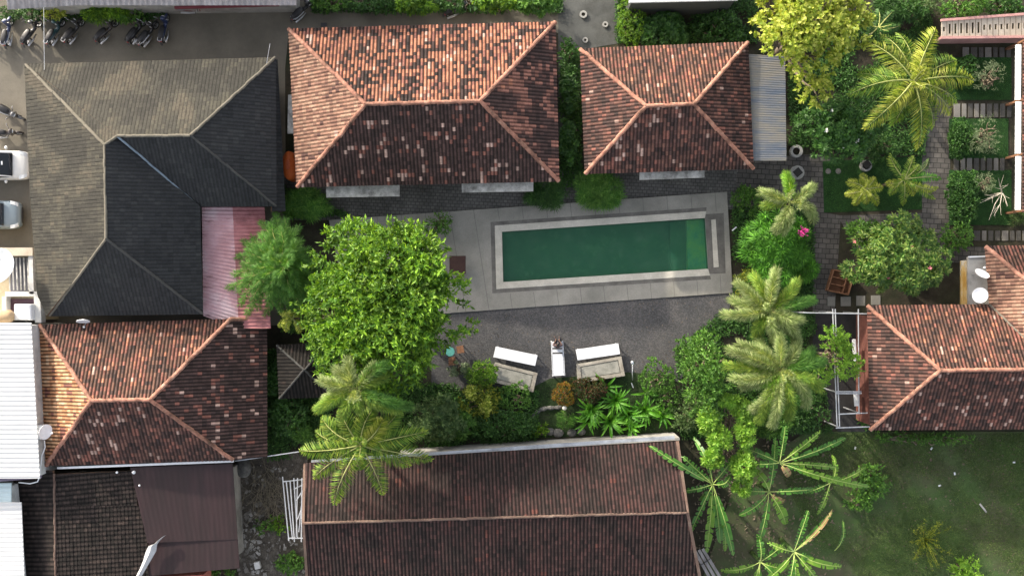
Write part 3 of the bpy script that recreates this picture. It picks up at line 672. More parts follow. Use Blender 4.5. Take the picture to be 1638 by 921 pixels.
# pale building at the top, right of centre
tb = thing('pale_roof_building', 'pale flat roof building whose edge shows at the top beside the yellow tree', 'building', (P(1095,-60).x, P(1095,-60).y, 0))
MB().prism([P(1010,4,2.9)[:2], P(1176,1,2.9)[:2], P(1176,-140,2.9)[:2], P(1010,-140,2.9)[:2]], 0, 2.9).build('wall', flat('dark_green_grey_wall', (.05,.055,.05), .9), tb)
MB().prism([P(1006,5,3.0)[:2], P(1180,1,3.0)[:2], P(1180,-150,3.0)[:2], P(1006,-150,3.0)[:2]], 2.9, 3.05).build('roof_slab', surf('blue_grey_roof_paint', [(.3,(.42,.46,.48)),(.7,(.55,.58,.6))]), tb)

# ---------------------------------------------------------------- vegetation
LM = {
 'bright': leaf_mat('leaves_bright_green', (.045,.14,.010), (.12,.26,.018), (.24,.42,.028), tone=.5),
 'feather': leaf_mat('leaves_feathery_green', (.06,.18,.03), (.11,.28,.04), (.19,.38,.07), .4),
 'yellow': leaf_mat('leaves_yellow_variegated', (.15,.24,.02), (.34,.42,.04), (.62,.66,.14), .3),
 'dark': leaf_mat('leaves_dark_green', (.024,.08,.014), (.042,.12,.02), (.08,.19,.035), .3),
 'mid': leaf_mat('leaves_mid_green', (.045,.13,.016), (.08,.20,.026), (.15,.31,.045), .3),
 'olive': leaf_mat('leaves_olive', (.045,.10,.025), (.085,.16,.045), (.16,.24,.08), .3),
 'lime': leaf_mat('leaves_lime', (.10,.24,.02), (.17,.36,.03), (.28,.46,.06), .35),
 'glossy': leaf_mat('leaves_glossy_green', (.03,.10,.012), (.10,.20,.03), (.24,.33,.07), .3, rough=.35),
 'grey': leaf_mat('leaves_grey_green', (.10,.15,.08), (.16,.22,.11), (.26,.32,.18), .3),
 'croton': leaf_mat('leaves_croton', (.05,.11,.01), (.12,.18,.015), (.34,.36,.03), .3),
 'orange': leaf_mat('leaves_orange_green', (.12,.16,.01), (.20,.17,.015), (.38,.10,.02), .3, tone=.5),
 'red': leaf_mat('leaves_reddish', (.02,.06,.01), (.05,.08,.015), (.14,.04,.025), .3),
 'palm': leaf_mat('palm_leaflets', (.10,.22,.03), (.20,.35,.04), (.38,.48,.08), .4),
 'palm_gold': leaf_mat('palm_leaflets_golden', (.18,.27,.02), (.34,.42,.04), (.56,.58,.12), .35),
 'foxtail': leaf_mat('foxtail_leaflets', (.16,.25,.07), (.29,.39,.13), (.50,.56,.27), .4),
 'banana': leaf_mat('banana_blade', (.05,.15,.02), (.08,.21,.025), (.12,.28,.04), .4, tone=.25, rough=.4),
 'strap': leaf_mat('strap_leaves', (.05,.19,.014), (.09,.28,.022), (.15,.40,.035), .35),
 'grass': leaf_mat('grass_blades', (.05,.10,.022), (.085,.155,.03), (.16,.22,.07), .2),
}
M['rachis'] = surf('pale_frond_midrib', [(.3,(.24,.28,.08)),(.7,(.38,.40,.14))], 3)
M['midrib'] = surf('banana_midrib', [(.3,(.34,.46,.12)),(.7,(.46,.56,.18))], 3)
M['white_petal'] = flat('white_petals', (.85,.84,.78), .5)
M['pink_petal'] = flat('pink_petals', (.70,.05,.30), .5)
M['coral_petal'] = flat('coral_petals', (.62,.18,.20), .5)
M['dead'] = surf('dead_brown_leaves', [(.3,(.14,.09,.05)),(.7,(.30,.21,.12))], 4)

def nrm(a): return a/np.maximum(np.linalg.norm(a, axis=1, keepdims=True), 1e-9)
def mesh_np(name, verts, faces_n, nv, mat, parent):
    """verts (K, nv, 3): K copies of a small patch whose faces are index tuples"""
    K = len(verts); o0 = np.array(org(parent)) if parent is not None else np.zeros(3)
    V = (verts - o0).reshape(-1, 3)
    loops = np.concatenate([np.array(f) for f in faces_n]); cnt = np.array([len(f) for f in faces_n])
    L = (loops[None, :] + (np.arange(K)*nv)[:, None]).ravel()
    C = np.tile(cnt, K); st = np.concatenate([[0], np.cumsum(C)[:-1]])
    me = bpy.data.meshes.new(name); me.vertices.add(len(V)); me.vertices.foreach_set('co', V.astype(np.float32).ravel())
    me.loops.add(len(L)); me.loops.foreach_set('vertex_index', L.astype(np.int32))
    me.polygons.add(len(C)); me.polygons.foreach_set('loop_start', st.astype(np.int32)); me.polygons.foreach_set('loop_total', C.astype(np.int32))
    me.update(calc_edges=True); me.materials.append(mat)
    return link(bpy.data.objects.new(name, me), parent)
def leaves(name, base, d, L, W, mat, parent, droop=.25, fold=.25, up=None):
    """folded, drooping leaves: base (n,3), direction (n,3), length (n), width (n)"""
    n = len(base); d = nrm(d); z = np.zeros((n,3)); z[:,2] = 1
    u = z + RNG.normal(0, .35, (n,3)) if up is None else up
    s = nrm(np.cross(d, u)); nn = np.cross(s, d)
    L = L[:,None]; W = W[:,None]
    mid = base + d*L*.45; tip = base + d*L - z*L*droop
    a = mid + s*W*.5 + nn*W*fold; b_ = mid - s*W*.5 + nn*W*fold; m2 = mid - z*L*droop*.12
    V = np.stack([base, a, tip, b_, m2], 1)
    return mesh_np(name, V, [(0,4,1),(1,4,2),(2,4,3),(3,4,0)], 5, mat, parent)
def crown_pts(blobs, dens, zf=-.25, shell=(.55, 1.0)):
    """twig roots and outward directions over a set of ellipsoids (x,y,z,rx,ry,rz)"""
    P_, D_ = [], []
    for (x, y, z, rx, ry, rz) in blobs:
        n = max(4, int(dens*2*math.pi*rx*ry))
        q_ = nrm(RNG.normal(0, 1, (n*2, 3))); q_ = q_[q_[:,2] > zf][:n]; m_ = len(q_)
        # lumpy outline: radius varies with direction
        ang = np.arctan2(q_[:,1], q_[:,0]); ph = RNG.uniform(0, 6.28, 3)
        lump = 1 + .12*np.sin(3*ang+ph[0]) + .10*np.sin(5*ang+ph[1]+3*q_[:,2]) + .07*np.sin(9*ang+ph[2]+5*q_[:,2])
        rr = RNG.uniform(shell[0], shell[1], m_)**.6*lump
        P_.append(np.array([x,y,z]) + q_*rr[:,None]*np.array([rx,ry,rz])); D_.append(q_)
    return np.concatenate(P_), np.concatenate(D_)
def foliage(name, blobs, mat, parent, dens=9, k=9, L=.2, W=.09, twig=.3, up=.35, spread=.8, droop=.25, shell=(.55,1), jl=.3, gather=True):
    p, d = crown_pts(blobs, dens, shell=shell); n = len(p)
    if gather:  # leave gaps: drop twigs where a slow random field is low
        f = np.sin(p[:,0]*2.1+blobs[0][0])+np.sin(p[:,1]*2.4+1.3)+np.sin(p[:,2]*2.9)+RNG.normal(0,.7,n)
        keep = f > -1.05; p, d = p[keep], d[keep]; n = len(p)
    td = nrm(d + np.array([0,0,up]) + RNG.normal(0,.3,(n,3)))
    tw = twig*RNG.uniform(.6,1.3,n)
    B, D = [], []
    for i in range(k):
        f = (i+.5)/k
        B.append(p + td*(tw*f)[:,None]); D.append(nrm(td*.6 + RNG.normal(0,1,(n,3))*spread*np.array([1,1,.55])))
    B = np.concatenate(B); D = np.concatenate(D); N_ = len(B)
    return leaves(name, B, D, L*RNG.uniform(1-jl,1+jl,N_), W*RNG.uniform(1-jl,1+jl,N_), mat, parent, droop)
def rosettes(name, blobs, mat, parent, dens=5, k=14, L=.3, W=.09, tilt=.5, droop=.15, shell=(.75,1), fold=.25):
    """leaf whorls at branch tips, as on frangipani and pandanus-like shrubs"""
    p, d = crown_pts(blobs, dens, zf=0, shell=shell); n = len(p); ax = nrm(d*.7+np.array([0,0,.8])+RNG.normal(0,.15,(n,3)))
    s = nrm(np.cross(ax, RNG.normal(0,1,(n,3)))); t_ = np.cross(ax, s); B, D = [], []
    for i in range(k):
        a = i*2.399; lift = tilt*(1.25 - .9*i/k)
        B.append(p - ax*.06*i/k); D.append(nrm(s*math.cos(a)+t_*math.sin(a)+ax*lift+RNG.normal(0,.08,(n,3))))
    B = np.concatenate(B); D = np.concatenate(D); N_ = len(B)
    sc_ = np.tile(RNG.uniform(.7,1.2,n), k)
    return leaves(name, B, D, L*sc_, W*sc_, mat, parent, droop, fold)
def limbs(name, base, tips, r0, mat, parent, jog=.25):
    mb = MB(); base = Vector(base)
    for tp in tips:
        tp = Vector(tp); pts = []; rr = []
        for i in range(6):
            f = i/5; q_ = base.lerp(tp, f); q_.z = base.z + (tp.z-base.z)*f**.8
            q_ += Vector((RNG.normal(0,jog), RNG.normal(0,jog), 0))*math.sin(f*math.pi)*.6
            pts.append(q_); rr.append(r0*(1-f)**.8 + .02)
        mb.tube(pts, rr, 7)
    return mb.build(name, mat, parent, smooth=True)
def pxblobs(bl):
    out = []
    for (u, v, z, ru, rv, rz) in bl:
        c = P(u, v, z); k = mpp(z); out.append((c.x, c.y, c.z, ru*k, rv*k, rz))
    return out
def plant(name, label, cat, bl, style, group=None, trunk=None, mode='foliage', flowers=None, h0=0.0, **kw):
    B = pxblobs(bl); x = sum(b[0] for b in B)/len(B); y = sum(b[1] for b in B)/len(B)
    root = thing(name, label, cat, (x, y, h0), group)
    tips = []
    for b in B:
        for a in range(3 if len(B) > 3 else 5):
            t_ = RNG.uniform(0, 6.28); tips.append((b[0]+.6*b[3]*math.cos(t_), b[1]+.6*b[4]*math.sin(t_), b[2]+b[5]*.35))
    zlow = min(b[2]-b[5] for b in B)
    if trunk:
        zt = h0 + max(.5, (zlow-h0)*.7); MB().tube([(x,y,h0),(x+.08,y,h0+(zt-h0)*.5),(x,y+.05,zt)], [trunk*1.25, trunk, trunk*.8], 9).build('trunk', M['bark'], root, smooth=True)
        limbs('limb', (x,y,zt-.05), tips, trunk*.5, M['bark'], root)
    else:
        limbs('stem', (x,y,h0), tips, .035, M['bark'], root)
    if mode == 'foliage': foliage('foliage', B, LM[style], root, **kw)
    else: rosettes('foliage', B, LM[style], root, **kw)
    if flowers:
        fm, cnt, size = flowers
        for i in range(cnt):
            b = B[RNG.integers(len(B))]; dd = nrm(RNG.normal(0,1,(1,3)))[0]; dd[2] = abs(dd[2])+.4; dd /= np.linalg.norm(dd)
            c = np.array(b[:3]) + dd*np.array(b[3:])*1.05; n = 6
            a = np.arange(n)*2*np.pi/n; D = np.stack([np.cos(a), np.sin(a), np.full(n,.5)], 1)
            leaves('flower', np.tile(c, (n,1))+RNG.normal(0,.02,(n,3)), D, np.full(n,size), np.full(n,size*.8), M[fm], root, .05, .1)
    return root

# --- big trees
rb = random.Random(3)
def lobes(u, v, ru, rv, z, rz, n, lr, rnd, edge=.72):
    """crown made of many overlapping lobes filling an ellipse"""
    out = [(u, v, z+rz*.15, ru*.5, rv*.5, rz*.9)]
    for i in range(n):
        a = 2*math.pi*(i*.618 % 1)+rnd.uniform(-.2,.2); f = math.sqrt((i+.5)/n)*edge
        out.append((u+ru*f*math.cos(a), v+rv*f*math.sin(a), z+rz*(1-f)*.55+rnd.uniform(-.7,.6)*min(1,rz/2), ru*lr*rnd.uniform(.65,1.35), rv*lr*rnd.uniform(.65,1.35), rz*rnd.uniform(.34,.6)))
    return out
plant('broadleaf_tree', 'biggest bright green leafy tree, west of the pool deck', 'tree', lobes(610,486,138,142,5.2,2.6,30,.30,rb), 'bright', trunk=.28, dens=11, k=14, L=.27, W=.10, twig=.7, up=.8, spread=.6, jl=.45)
FEATHER_LATER = True
plant('yellow_tree', 'tall yellow-leaved tree in sunlight at the top right', 'tree', lobes(1287,30,92,84,6.6,2.4,16,.34,rb)+[(1302,120,5.4,28,32,1.5),(1305,150,4.6,15,20,1.0)], 'yellow', trunk=.24, dens=10, k=10, L=.26, W=.15, twig=.45, up=.5)
plant('frangipani_tree', 'dark green frangipani tree with scattered white flowers below the yellow tree', 'tree', lobes(1345,208,74,52,3.2,1.2,12,.36,rb), 'dark', trunk=.14, mode='rosette', dens=7, k=13, L=.33, W=.11, tilt=.45, flowers=('white_petal', 14, .11))
plant('flowering_bush_tree', 'round glossy-leaved tree with a few pink flowers north of the right-hand house', 'tree', lobes(1432,410,84,66,2.6,1.5,14,.36,rb), 'glossy', trunk=.15, mode='rosette', dens=11, k=11, L=.30, W=.10, tilt=.5, droop=.3, flowers=('coral_petal', 9, .12))
plant('lime_shrub_tree', 'lime green tree of whorled leaves standing north of the banana plants', 'tree', [(1133,672,3.2,15,20,.7),(1150,700,3.3,17,18,.7),(1140,730,3.0,14,17,.7),(1185,655,3.1,14,18,.7),(1168,640,3.3,17,11,.6),(1192,690,3.2,14,22,.7),(1188,745,3.0,18,24,.8),(1186,780,2.6,12,12,.5)], 'lime', trunk=.09, mode='rosette', dens=26, k=13, L=.29, W=.10, tilt=.6)
plant('fine_leaf_tree', 'small fresh green fine-leaved tree beside the metal pipe frame', 'tree', lobes(1338,568,32,40,3.0,1.0,7,.42,rb)+[(1308,600,2.6,18,16,.6)], 'lime', trunk=.07, dens=36, k=14, L=.13, W=.055, twig=.3)
plant('leafy_tree', 'dense mid green tree between the gravel yard and the foxtail palms', 'tree', lobes(1130,600,46,66,3.0,1.6,12,.38,rb), 'mid', trunk=.12, dens=12, k=11, L=.2, W=.075, twig=.35)
plant('spray_shrub', 'bright green fern-like shrub of arching sprays at the east end of the pool', 'shrub', lobes(1240,395,60,62,1.7,1.1,12,.36,rb), 'strap', mode='rosette', dens=9, k=14, L=.5, W=.065, tilt=.55, droop=.45, flowers=('pink_petal', 1, .01))
# --- shrubs and hedges: u, v, ru, rv, height, style, mode, leaf length, width, density, label
SH = [
 (60,18,34,12,1.3,'dark','f',.16,.07,22,'dark green bush under the hall eave at the top left corner','bush'),
 (88,22,17,10,1.6,'yellow','f',.16,.07,34,'small yellow-green bush under the hall eave at the top left','bush'),
 (172,24,42,13,1.5,'bright','r',.34,.06,22,'bright green spiky bush behind the middle of the motorbike row','bush'),
 (212,28,24,9,1.2,'mid','f',.14,.06,24,'small mid green bush at the east end of the hall planting','bush'),
 (528,2,34,14,1.6,'mid','f',.2,.09,18,'green bush at the top edge just right of the hall roof','bush'),
 (600,4,44,16,1.8,'dark','f',.22,.10,16,'broad dark bush at the top edge above the largest tiled roof','bush'),
 (672,6,40,17,2.0,'bright','r',.30,.12,16,'bright leafy bush at the top edge above the middle of the largest roof','bush'),
 (738,2,38,17,1.9,'dark','f',.22,.11,18,'dark leafy bush over the half hidden scooter at the top','bush'),
 (795,6,36,17,2.0,'bright','r',.28,.12,16,'yellow-green leafy bush at the top edge right of the hidden scooter','bush'),
 (858,8,38,18,2.1,'mid','r',.30,.13,16,'leafy bush at the top edge above the east end of the largest roof','bush'),
 (1010,38,20,36,1.7,'bright','f',.11,.06,40,'clipped bright green hedge on the west side of the cabbage-leaved bed','hedge'),
 (1060,52,42,32,1.5,'dark','r',.32,.22,11,'dark shrub with big round cabbage-like leaves north of the small tiled house','shrub'),
 (1150,48,36,28,1.5,'dark','f',.18,.12,18,'dark green shrub under the edge of the yellow tree by the small house','shrub'),
 (908,90,12,30,1.4,'dark','f',.2,.10,18,'narrow dark shrub at the north end of the gap between the two tiled houses','shrub'),
 (910,150,14,34,1.6,'dark','r',.34,.20,10,'big-leaved dark shrub in the middle of the gap between the tiled houses','shrub'),
 (910,225,14,38,1.5,'dark','r',.30,.18,12,'big-leaved dark shrub at the south end of the gap between the tiled houses','shrub'),
 (872,308,34,26,1.5,'dark','r',.42,.035,22,'weeping dark green bush at the south-east corner of the largest roof','bush'),
 (957,304,46,30,1.7,'feather','r',.46,.035,22,'wide weeping grass-like bush between the paved path and the pool deck','bush'),
 (495,326,40,26,1.6,'feather','r',.4,.05,22,'feathery dark bush at the south-west corner of the largest roof','bush'),
 (1195,322,24,24,1.3,'mid','f',.14,.05,30,'mid green bush just off the north-east corner of the pool deck','bush'),
 (700,360,22,18,1.2,'mid','f',.16,.05,26,'low bush peeping out north-east of the biggest tree on the deck','bush'),
 (1528,382,24,26,1.9,'mid','f',.16,.08,24,'small green tree-like bush left of the L-shaped house wing','bush'),
 (772,598,24,22,1.5,'bright','f',.13,.05,40,'green bush overlapping the west end of the left stone bench','bush'),
 (765,640,32,28,1.6,'croton','f',.16,.07,30,'croton bush with yellow tips behind the left stone bench','bush'),
 (823,636,24,22,1.2,'mid','f',.10,.05,60,'round clipped green bush touching the left stone bench','bush'),
 (902,630,15,17,1.1,'orange','f',.07,.045,160,'small round orange and lime clipped ball bush','bush'),
 (941,622,27,18,1.1,'red','f',.12,.05,50,'reddish green clipped bush behind the right stone bench','bush'),
 (1050,604,25,26,1.5,'mid','f',.10,.06,55,'round clipped green bush beside the garden shower','bush'),
 (1066,640,16,22,1.1,'mid','f',.12,.06,36,'small green bush south of the round clipped bush by the shower','bush'),
 (808,678,48,24,1.6,'dark','f',.15,.06,30,'wide dark shrub against the garden wall below the croton bush','shrub'),
 (700,668,46,42,2.2,'olive','r',.30,.07,12,'oleander-like shrub of grey-green whorls west of the croton bush','shrub'),
 (735,590,20,12,.9,'grey','r',.24,.06,18,'sparse grey-green plant at the south edge of the gravel yard','plant'),
 (740,680,20,26,1.6,'mid','r',.28,.07,16,'green whorled shrub in front of the west end of the garden wall','shrub'),
 (863,688,16,9,.6,'bright','f',.12,.06,40,'low bright plant beside the stone edging of the garden pond','plant'),
 (905,672,17,14,.7,'feather','r',.24,.03,26,'tuft of grass-like leaves inside the stone pond edging','plant'),
 (1105,560,26,20,1.2,'mid','f',.16,.07,26,'low green bush at the south-east corner of the gravel yard','bush'),
 (1230,668,42,34,1.8,'mid','r',.34,.08,12,'leafy shrub under the southern foxtail palm','shrub'),
 (1290,660,34,30,1.5,'dark','f',.18,.09,22,'dark shrub between the foxtail palm and the metal pipe frame','shrub'),
 (1100,660,26,30,1.5,'olive','f',.2,.06,22,'olive shrub at the east end of the garden wall','shrub'),
 (452,610,22,34,1.4,'dark','f',.18,.09,20,'dark shrub squeezed between the lower-left house and the pavilion','shrub'),
 (462,665,30,32,1.5,'dark','f',.2,.1,20,'dark green shrub south-west of the pavilion','shrub'),
 (480,690,18,16,1.2,'mid','r',.34,.06,18,'spiky green plant beside the west coconut palm fronds','plant'),
 (560,510,50,40,2.2,'bright','f',.22,.1,14,'green undergrowth bush below the west side of the biggest tree','bush'),
 (530,555,36,34,3.4,'mid','f',.2,.09,20,'green bush between the pavilion and the biggest tree','bush'),
 (425,842,14,12,.5,'mid','f',.16,.08,24,'small weed in the rubble yard beside the maroon roof','plant'),
 (465,900,20,16,.7,'mid','f',.2,.1,22,'leafy weed at the bottom of the rubble yard by the long shed','plant'),
 (445,838,12,10,.5,'bright','f',.18,.08,24,'small bright weed right beside the stacked white frame','plant'),
 (350,914,26,8,.7,'mid','f',.16,.08,24,'weeds growing below the maroon roof at the bottom edge','plant'),
 (1395,770,22,26,.8,'mid','f',.2,.11,14,'cluster of round-leaved weeds on the lawn east of the banana plants','plant'),
 (1375,800,24,16,.6,'mid','f',.2,.11,12,'low round-leaved weeds on the lawn just south of the weed cluster','plant'),
 (1545,912,26,18,1.3,'lime','f',.2,.07,24,'pale lime bush at the bottom edge of the lawn','bush'),
 (1420,20,30,26,1.6,'dark','r',.5,.05,14,'dark spiky plant between the yellow tree and the golden coconut palm','plant'),
 (1450,14,26,22,1.5,'dark','f',.2,.08,16,'dark bush at the top edge north of the golden coconut palm','bush'),
 (1485,8,26,16,1.3,'olive','f',.18,.04,20,'olive twiggy bush at the top edge left of the bright bush','bush'),
 (1540,10,40,20,2.2,'mid','f',.16,.07,34,'bright dense bush overhanging the pink balustrade at the top right','bush'),
 (1605,12,30,14,1.4,'dark','f',.2,.09,18,'dark bush behind the pink balustrade at the top right corner','bush'),
 (1405,230,34,30,1.6,'dark','f',.2,.06,18,'dark undergrowth bush below the golden coconut palm','bush'),
 (1540,115,22,22,.9,'dark','f',.13,.07,46,'clipped dark hedge block in the northern garden bed','hedge'),
 (1538,222,20,28,.9,'dark','f',.13,.07,46,'clipped dark hedge block in the middle garden bed','hedge'),
 (1540,315,22,42,1.0,'dark','f',.15,.07,46,'clipped dark hedge block in the southern garden bed','hedge'),
 (1581,122,24,22,2.0,'grey','f',.13,.022,50,'pale feathery small tree in the northern garden bed','tree'),
 (1576,218,24,30,2.0,'grey','f',.13,.022,30,'pale feathery small tree in the middle garden bed','tree'),
 (1572,292,16,18,1.4,'grey','f',.13,.022,36,'sparse pale small tree in the southern garden bed','tree'),
 (1628,350,16,12,1.2,'olive','r',.3,.03,30,'straw-coloured grass tuft at the right edge by the white wall','plant'),
 (1385,372,36,18,1.4,'mid','f',.2,.07,16,'green shrub at the north-west foot of the glossy-leaved tree','shrub'),
 (1280,430,26,30,1.6,'strap','r',.4,.05,14,'green arching shrub left of the wooden shelf','shrub'),
 (1205,450,24,30,1.6,'croton','f',.2,.07,18,'yellow-green shrub under the northern foxtail palm fronds','shrub'),
 (1400,675,26,10,.6,'mid','f',.18,.07,20,'low weeds along the south-west corner of the L-shaped house','plant'),
 (1485,700,90,8,.5,'mid','f',.14,.05,20,'strip of weeds along the south eave of the L-shaped house','plant'),
 (470,505,22,26,1.7,'mid','f',.2,.09,18,'shaded bush beside the end of the pink metal roof','bush'),
]
for (u,v,ru,rv,h,style,mode,L,W,dn,label,cat) in SH:
    nb = 5 if ru*rv > 400 else 3; bl = [(u, v, h*.55, ru*.8, rv*.8, h*.45)]
    for i in range(nb):
        a = rb.uniform(0,6.28)+i*2.4
        bl.append((u+ru*.5*math.cos(a), v+rv*.5*math.sin(a), h*.5, ru*rb.uniform(.4,.55), rv*rb.uniform(.4,.55), h*rb.uniform(.35,.5)))
    nm = {'bush':'bush','hedge':'hedge','shrub':'shrub','plant':'low_plant','tree':'small_tree'}[cat]
    kw = dict(dens=dn, k=9, L=L, W=W) if mode == 'f' else dict(dens=dn*.75, k=13, L=L, W=W, tilt=.6, droop=.3)
    if mode == 'f': kw['twig'] = min(.3, L*1.6)
    if 'clipped' in label: kw['shell'] = (.92, 1.0); kw['twig'] = .1; kw['gather'] = False; bl = bl[:1] if 'ball' in label or 'round' in label else bl; bl[0] = (u, v, h*.5, ru, rv, h*.5)
    r_ = plant(nm, label, cat, bl, style, mode='foliage' if mode == 'f' else 'rosette', **kw)
    if label.startswith('croton'):
        [rosettes('bright_tip', pxblobs([bt]), LM['yellow'], r_, dens=40, k=9, L=.2, W=.08) for bt in ((754,628,1.5,7,12,.3),(777,650,1.5,7,13,.3))]

# pink flower head on the spray shrub
fp = P(1284,370,2.4); fl = [o for o in bpy.data.objects if o.get('label','').startswith('bright green fern-like')][0]
n = 60; leaves('flower_head', np.array(fp)+RNG.normal(0,.13,(n,3))*np.array([1,1,.4]), RNG.normal(0,1,(n,3))*np.array([1,1,.4])+np.array([0,0,.4]), np.full(n,.13), np.full(n,.09), M['pink_petal'], fl, .05)
for c in [c for c in fl.children if c.name.startswith('flower.') or c.name == 'flower']: bpy.data.objects.remove(c)

# --- palms
def bez(a, c, b_, t): return a*(1-t)**2 + c*2*t*(1-t) + b_*t*t
def frond(parent, a, b_, arch, mat, ll=.7, n=46, kind='coconut', lw=.05, dens2=1, name='frond'):
    """a palm leaf: midrib tube (its own mesh) and leaflets, from a to b_"""
    a = np.array(a, float); b_ = np.array(b_, float); side = np.array([-(b_-a)[1], (b_-a)[0], 0]); side /= max(np.linalg.norm(side), 1e-6)
    c = (a+b_)/2 + np.array([0,0,arch]); c[:2] = a[:2]*.42 + b_[:2]*.58 + side[:2]*RNG.normal(0,.26)
    T = np.linspace(0,1,13); pts = [bez(a,c,b_,t) for t in T]
    t = np.linspace(.14 if kind == 'coconut' else .1, 1.0, n); pos = np.stack([bez(a,c,b_,x) for x in t])
    tg = nrm(np.stack([2*(1-x)*(c-a)+2*x*(b_-c) for x in t])); z = np.tile([0,0,1.0], (n,1)); s = nrm(np.cross(tg, z)); u = np.cross(s, tg)
    env = np.clip(np.sin(np.pi*np.clip(t*.92+.08,0,1))**.55, .25, 1)
    B, D, L = [], [], []
    if kind == 'foxtail':
        rolls = 9 if dens2 == 1 else 7
        for i in range(rolls):
            a_ = RNG.uniform(-1.1, math.pi+1.1, n); rad = s*np.cos(a_)[:,None] + u*np.sin(a_)[:,None]
            B.append(pos); D.append(nrm(rad + tg*RNG.uniform(.35,.75,n)[:,None] - z*.05)); L.append(ll*np.maximum(env, np.where(t > .6, .82, .25))*RNG.uniform(.8,1.1,n))
        dr = .18
    else:
        for sd in (-1, 1):
            for _ in range(2):
                if kind == 'coconut' and _ == 1 and n > 45: continue
                lift = RNG.uniform(-.05,.35,n)
                B.append(pos+RNG.normal(0,.015,(n,3))); D.append(nrm(s*sd + tg*(.35+.9*t[:,None]**2) + u*lift[:,None] - z*.12 + RNG.normal(0,.07,(n,3)))); L.append(ll*env*RNG.uniform(.85,1.1,n))
        dr = .38
    B = np.concatenate(B); D = np.concatenate(D); L = np.concatenate(L)
    f = leaves(name, B, D, L, np.full(len(B), lw), mat, parent, dr, .2, up=np.tile([0,0,1.0],(len(B),1))+RNG.normal(0,.2,(len(B),3)))
    MB().tube(pts, list(np.linspace(.045,.008,13)), 6).build('midrib', M['rachis'], f, smooth=True)
    return f
def palm(name, label, uv, zc, tips, lmat, kind='coconut', ll=.7, tr=.13, base=None, drop=1.0, arch=1.1, n=46, lw=.05, group=None, crown=True):
    c = P(*uv, zc); bx = c.copy() if base is None else P(*base, 0); root = thing(name, label, 'palm', (bx.x, bx.y, 0), group)
    bp = Vector((bx.x, bx.y, 0)); pts = [bp.lerp(Vector((c.x,c.y,zc-.15)), f) + Vector((.1*math.sin(f*3),0,0)) for f in np.linspace(0,1,7)]
    MB().tube(pts, list(np.linspace(tr*1.5,tr*.85,7)), 10).build('trunk', M['bark'], root, smooth=True)
    for tp in tips:
        u, v = tp[:2]; dz = tp[2] if len(tp) > 2 else -drop; mt = LM[tp[3]] if len(tp) > 3 else LM[lmat]
        q_ = P(u, v, zc+dz); d = (q_-Vector((c.x,c.y,zc))); L = d.length
        frond(root, (c.x, c.y, zc), q_, arch*min(1.2, L/2.6), mt, ll, n=max(18,int(n*L/2.6)), kind=kind, lw=lw)
    if crown:
        for i in range(3):
            a = rb.uniform(0,6.28); frond(root, (c.x,c.y,zc), (c.x+.5*math.cos(a), c.y+.5*math.sin(a), zc+.9), .3, LM[lmat], ll*.5, n=20, kind=kind, lw=lw, name='young_frond')
    return root
palm('coconut_palm', 'tall golden-green coconut palm in sunlight right of the yellow tree', (1462,130), 8.2,
    [(1385,66),(1412,56,-1.4,'palm'),(1437,54,-1.5,'palm'),(1497,47,-.3),(1530,98,-1.4,'palm'),(1556,128,-.8),(1530,163,-1.2,'palm'),(1520,182,-1.2),(1492,205,-2.0,'palm'),(1468,238,-1.8),(1428,200,-1.8,'palm'),(1384,205,-.6),(1358,152,-1.0,'palm'),(1374,117,-1.6,'palm'),(1430,175,-.2),(1480,85,.1)],
    'palm_gold', ll=.74, n=40, lw=.045, arch=1.0, base=(1452,150))
palm('coconut_palm', 'green coconut palm overhanging the north-west corner of the long shed', (577,712), 6.6,
    [(480,720,-.7),(502,764,-1.0,'palm'),(535,806,-.9),(612,790,-1.5,'palm'),(655,745,-1.6,'palm'),(690,735,-1.6,'palm'),(682,690,-.7),(640,655,-.6,'palm'),(596,655,0),(612,672,.2,'palm_gold'),(545,655,-.4,'palm'),(515,668,-.8),(505,690,-1.3,'palm'),(575,750,-.4)],
    'palm', ll=.74, n=42, lw=.05, arch=.9, base=(590,690))
fx = dict(kind='foxtail', ll=.50, lw=.026, arch=1.1, n=100, tr=.10)
palm('foxtail_palm', 'fluffy foxtail palm just north of the green coconut palm', (568,622), 8.0, [(520,640,-.7),(600,640,-.8),(615,605,-.6,'palm'),(535,590,-.7),(513,608,-.5),(556,574,-.5),(598,585,-.3),(638,578,-1.2,'feather'),(508,655,-1.0,'palm'),(548,668,-.6,'palm'),(575,655,-.3,'palm'),(640,655,-1.3,'palm'),(655,650,-1.5,'feather')], 'foxtail', **fx)
palm('foxtail_palm', 'small bright foxtail palm in the spray shrub at the east end of the pool', (1263,324), 4.4, [(1258,280,-.3,'lime'),(1218,307,-.6),(1240,368,-.7),(1252,372,-.9),(1300,298,-.5),(1302,352,-.9),(1222,330,-1.2,'palm')], 'foxtail', **fx)
palm('foxtail_palm', 'northern one of the two large pale foxtail palms east of the gravel yard', (1230,497), 6.4, [(1205,440,-1.3,'palm'),(1275,450,-1.0,'palm'),(1170,478,-1.1),(1240,545,-.7),(1225,455,-.9),(1242,432,-.2),(1180,452,-.6),(1158,503,-.8),(1192,478,-.3),(1268,478,-.6),(1262,528,-.5),(1282,512,-.2),(1210,540,-1.2,'palm'),(1300,480,-1.5,'feather'),(1275,548,-1.0)], 'foxtail', **fx)
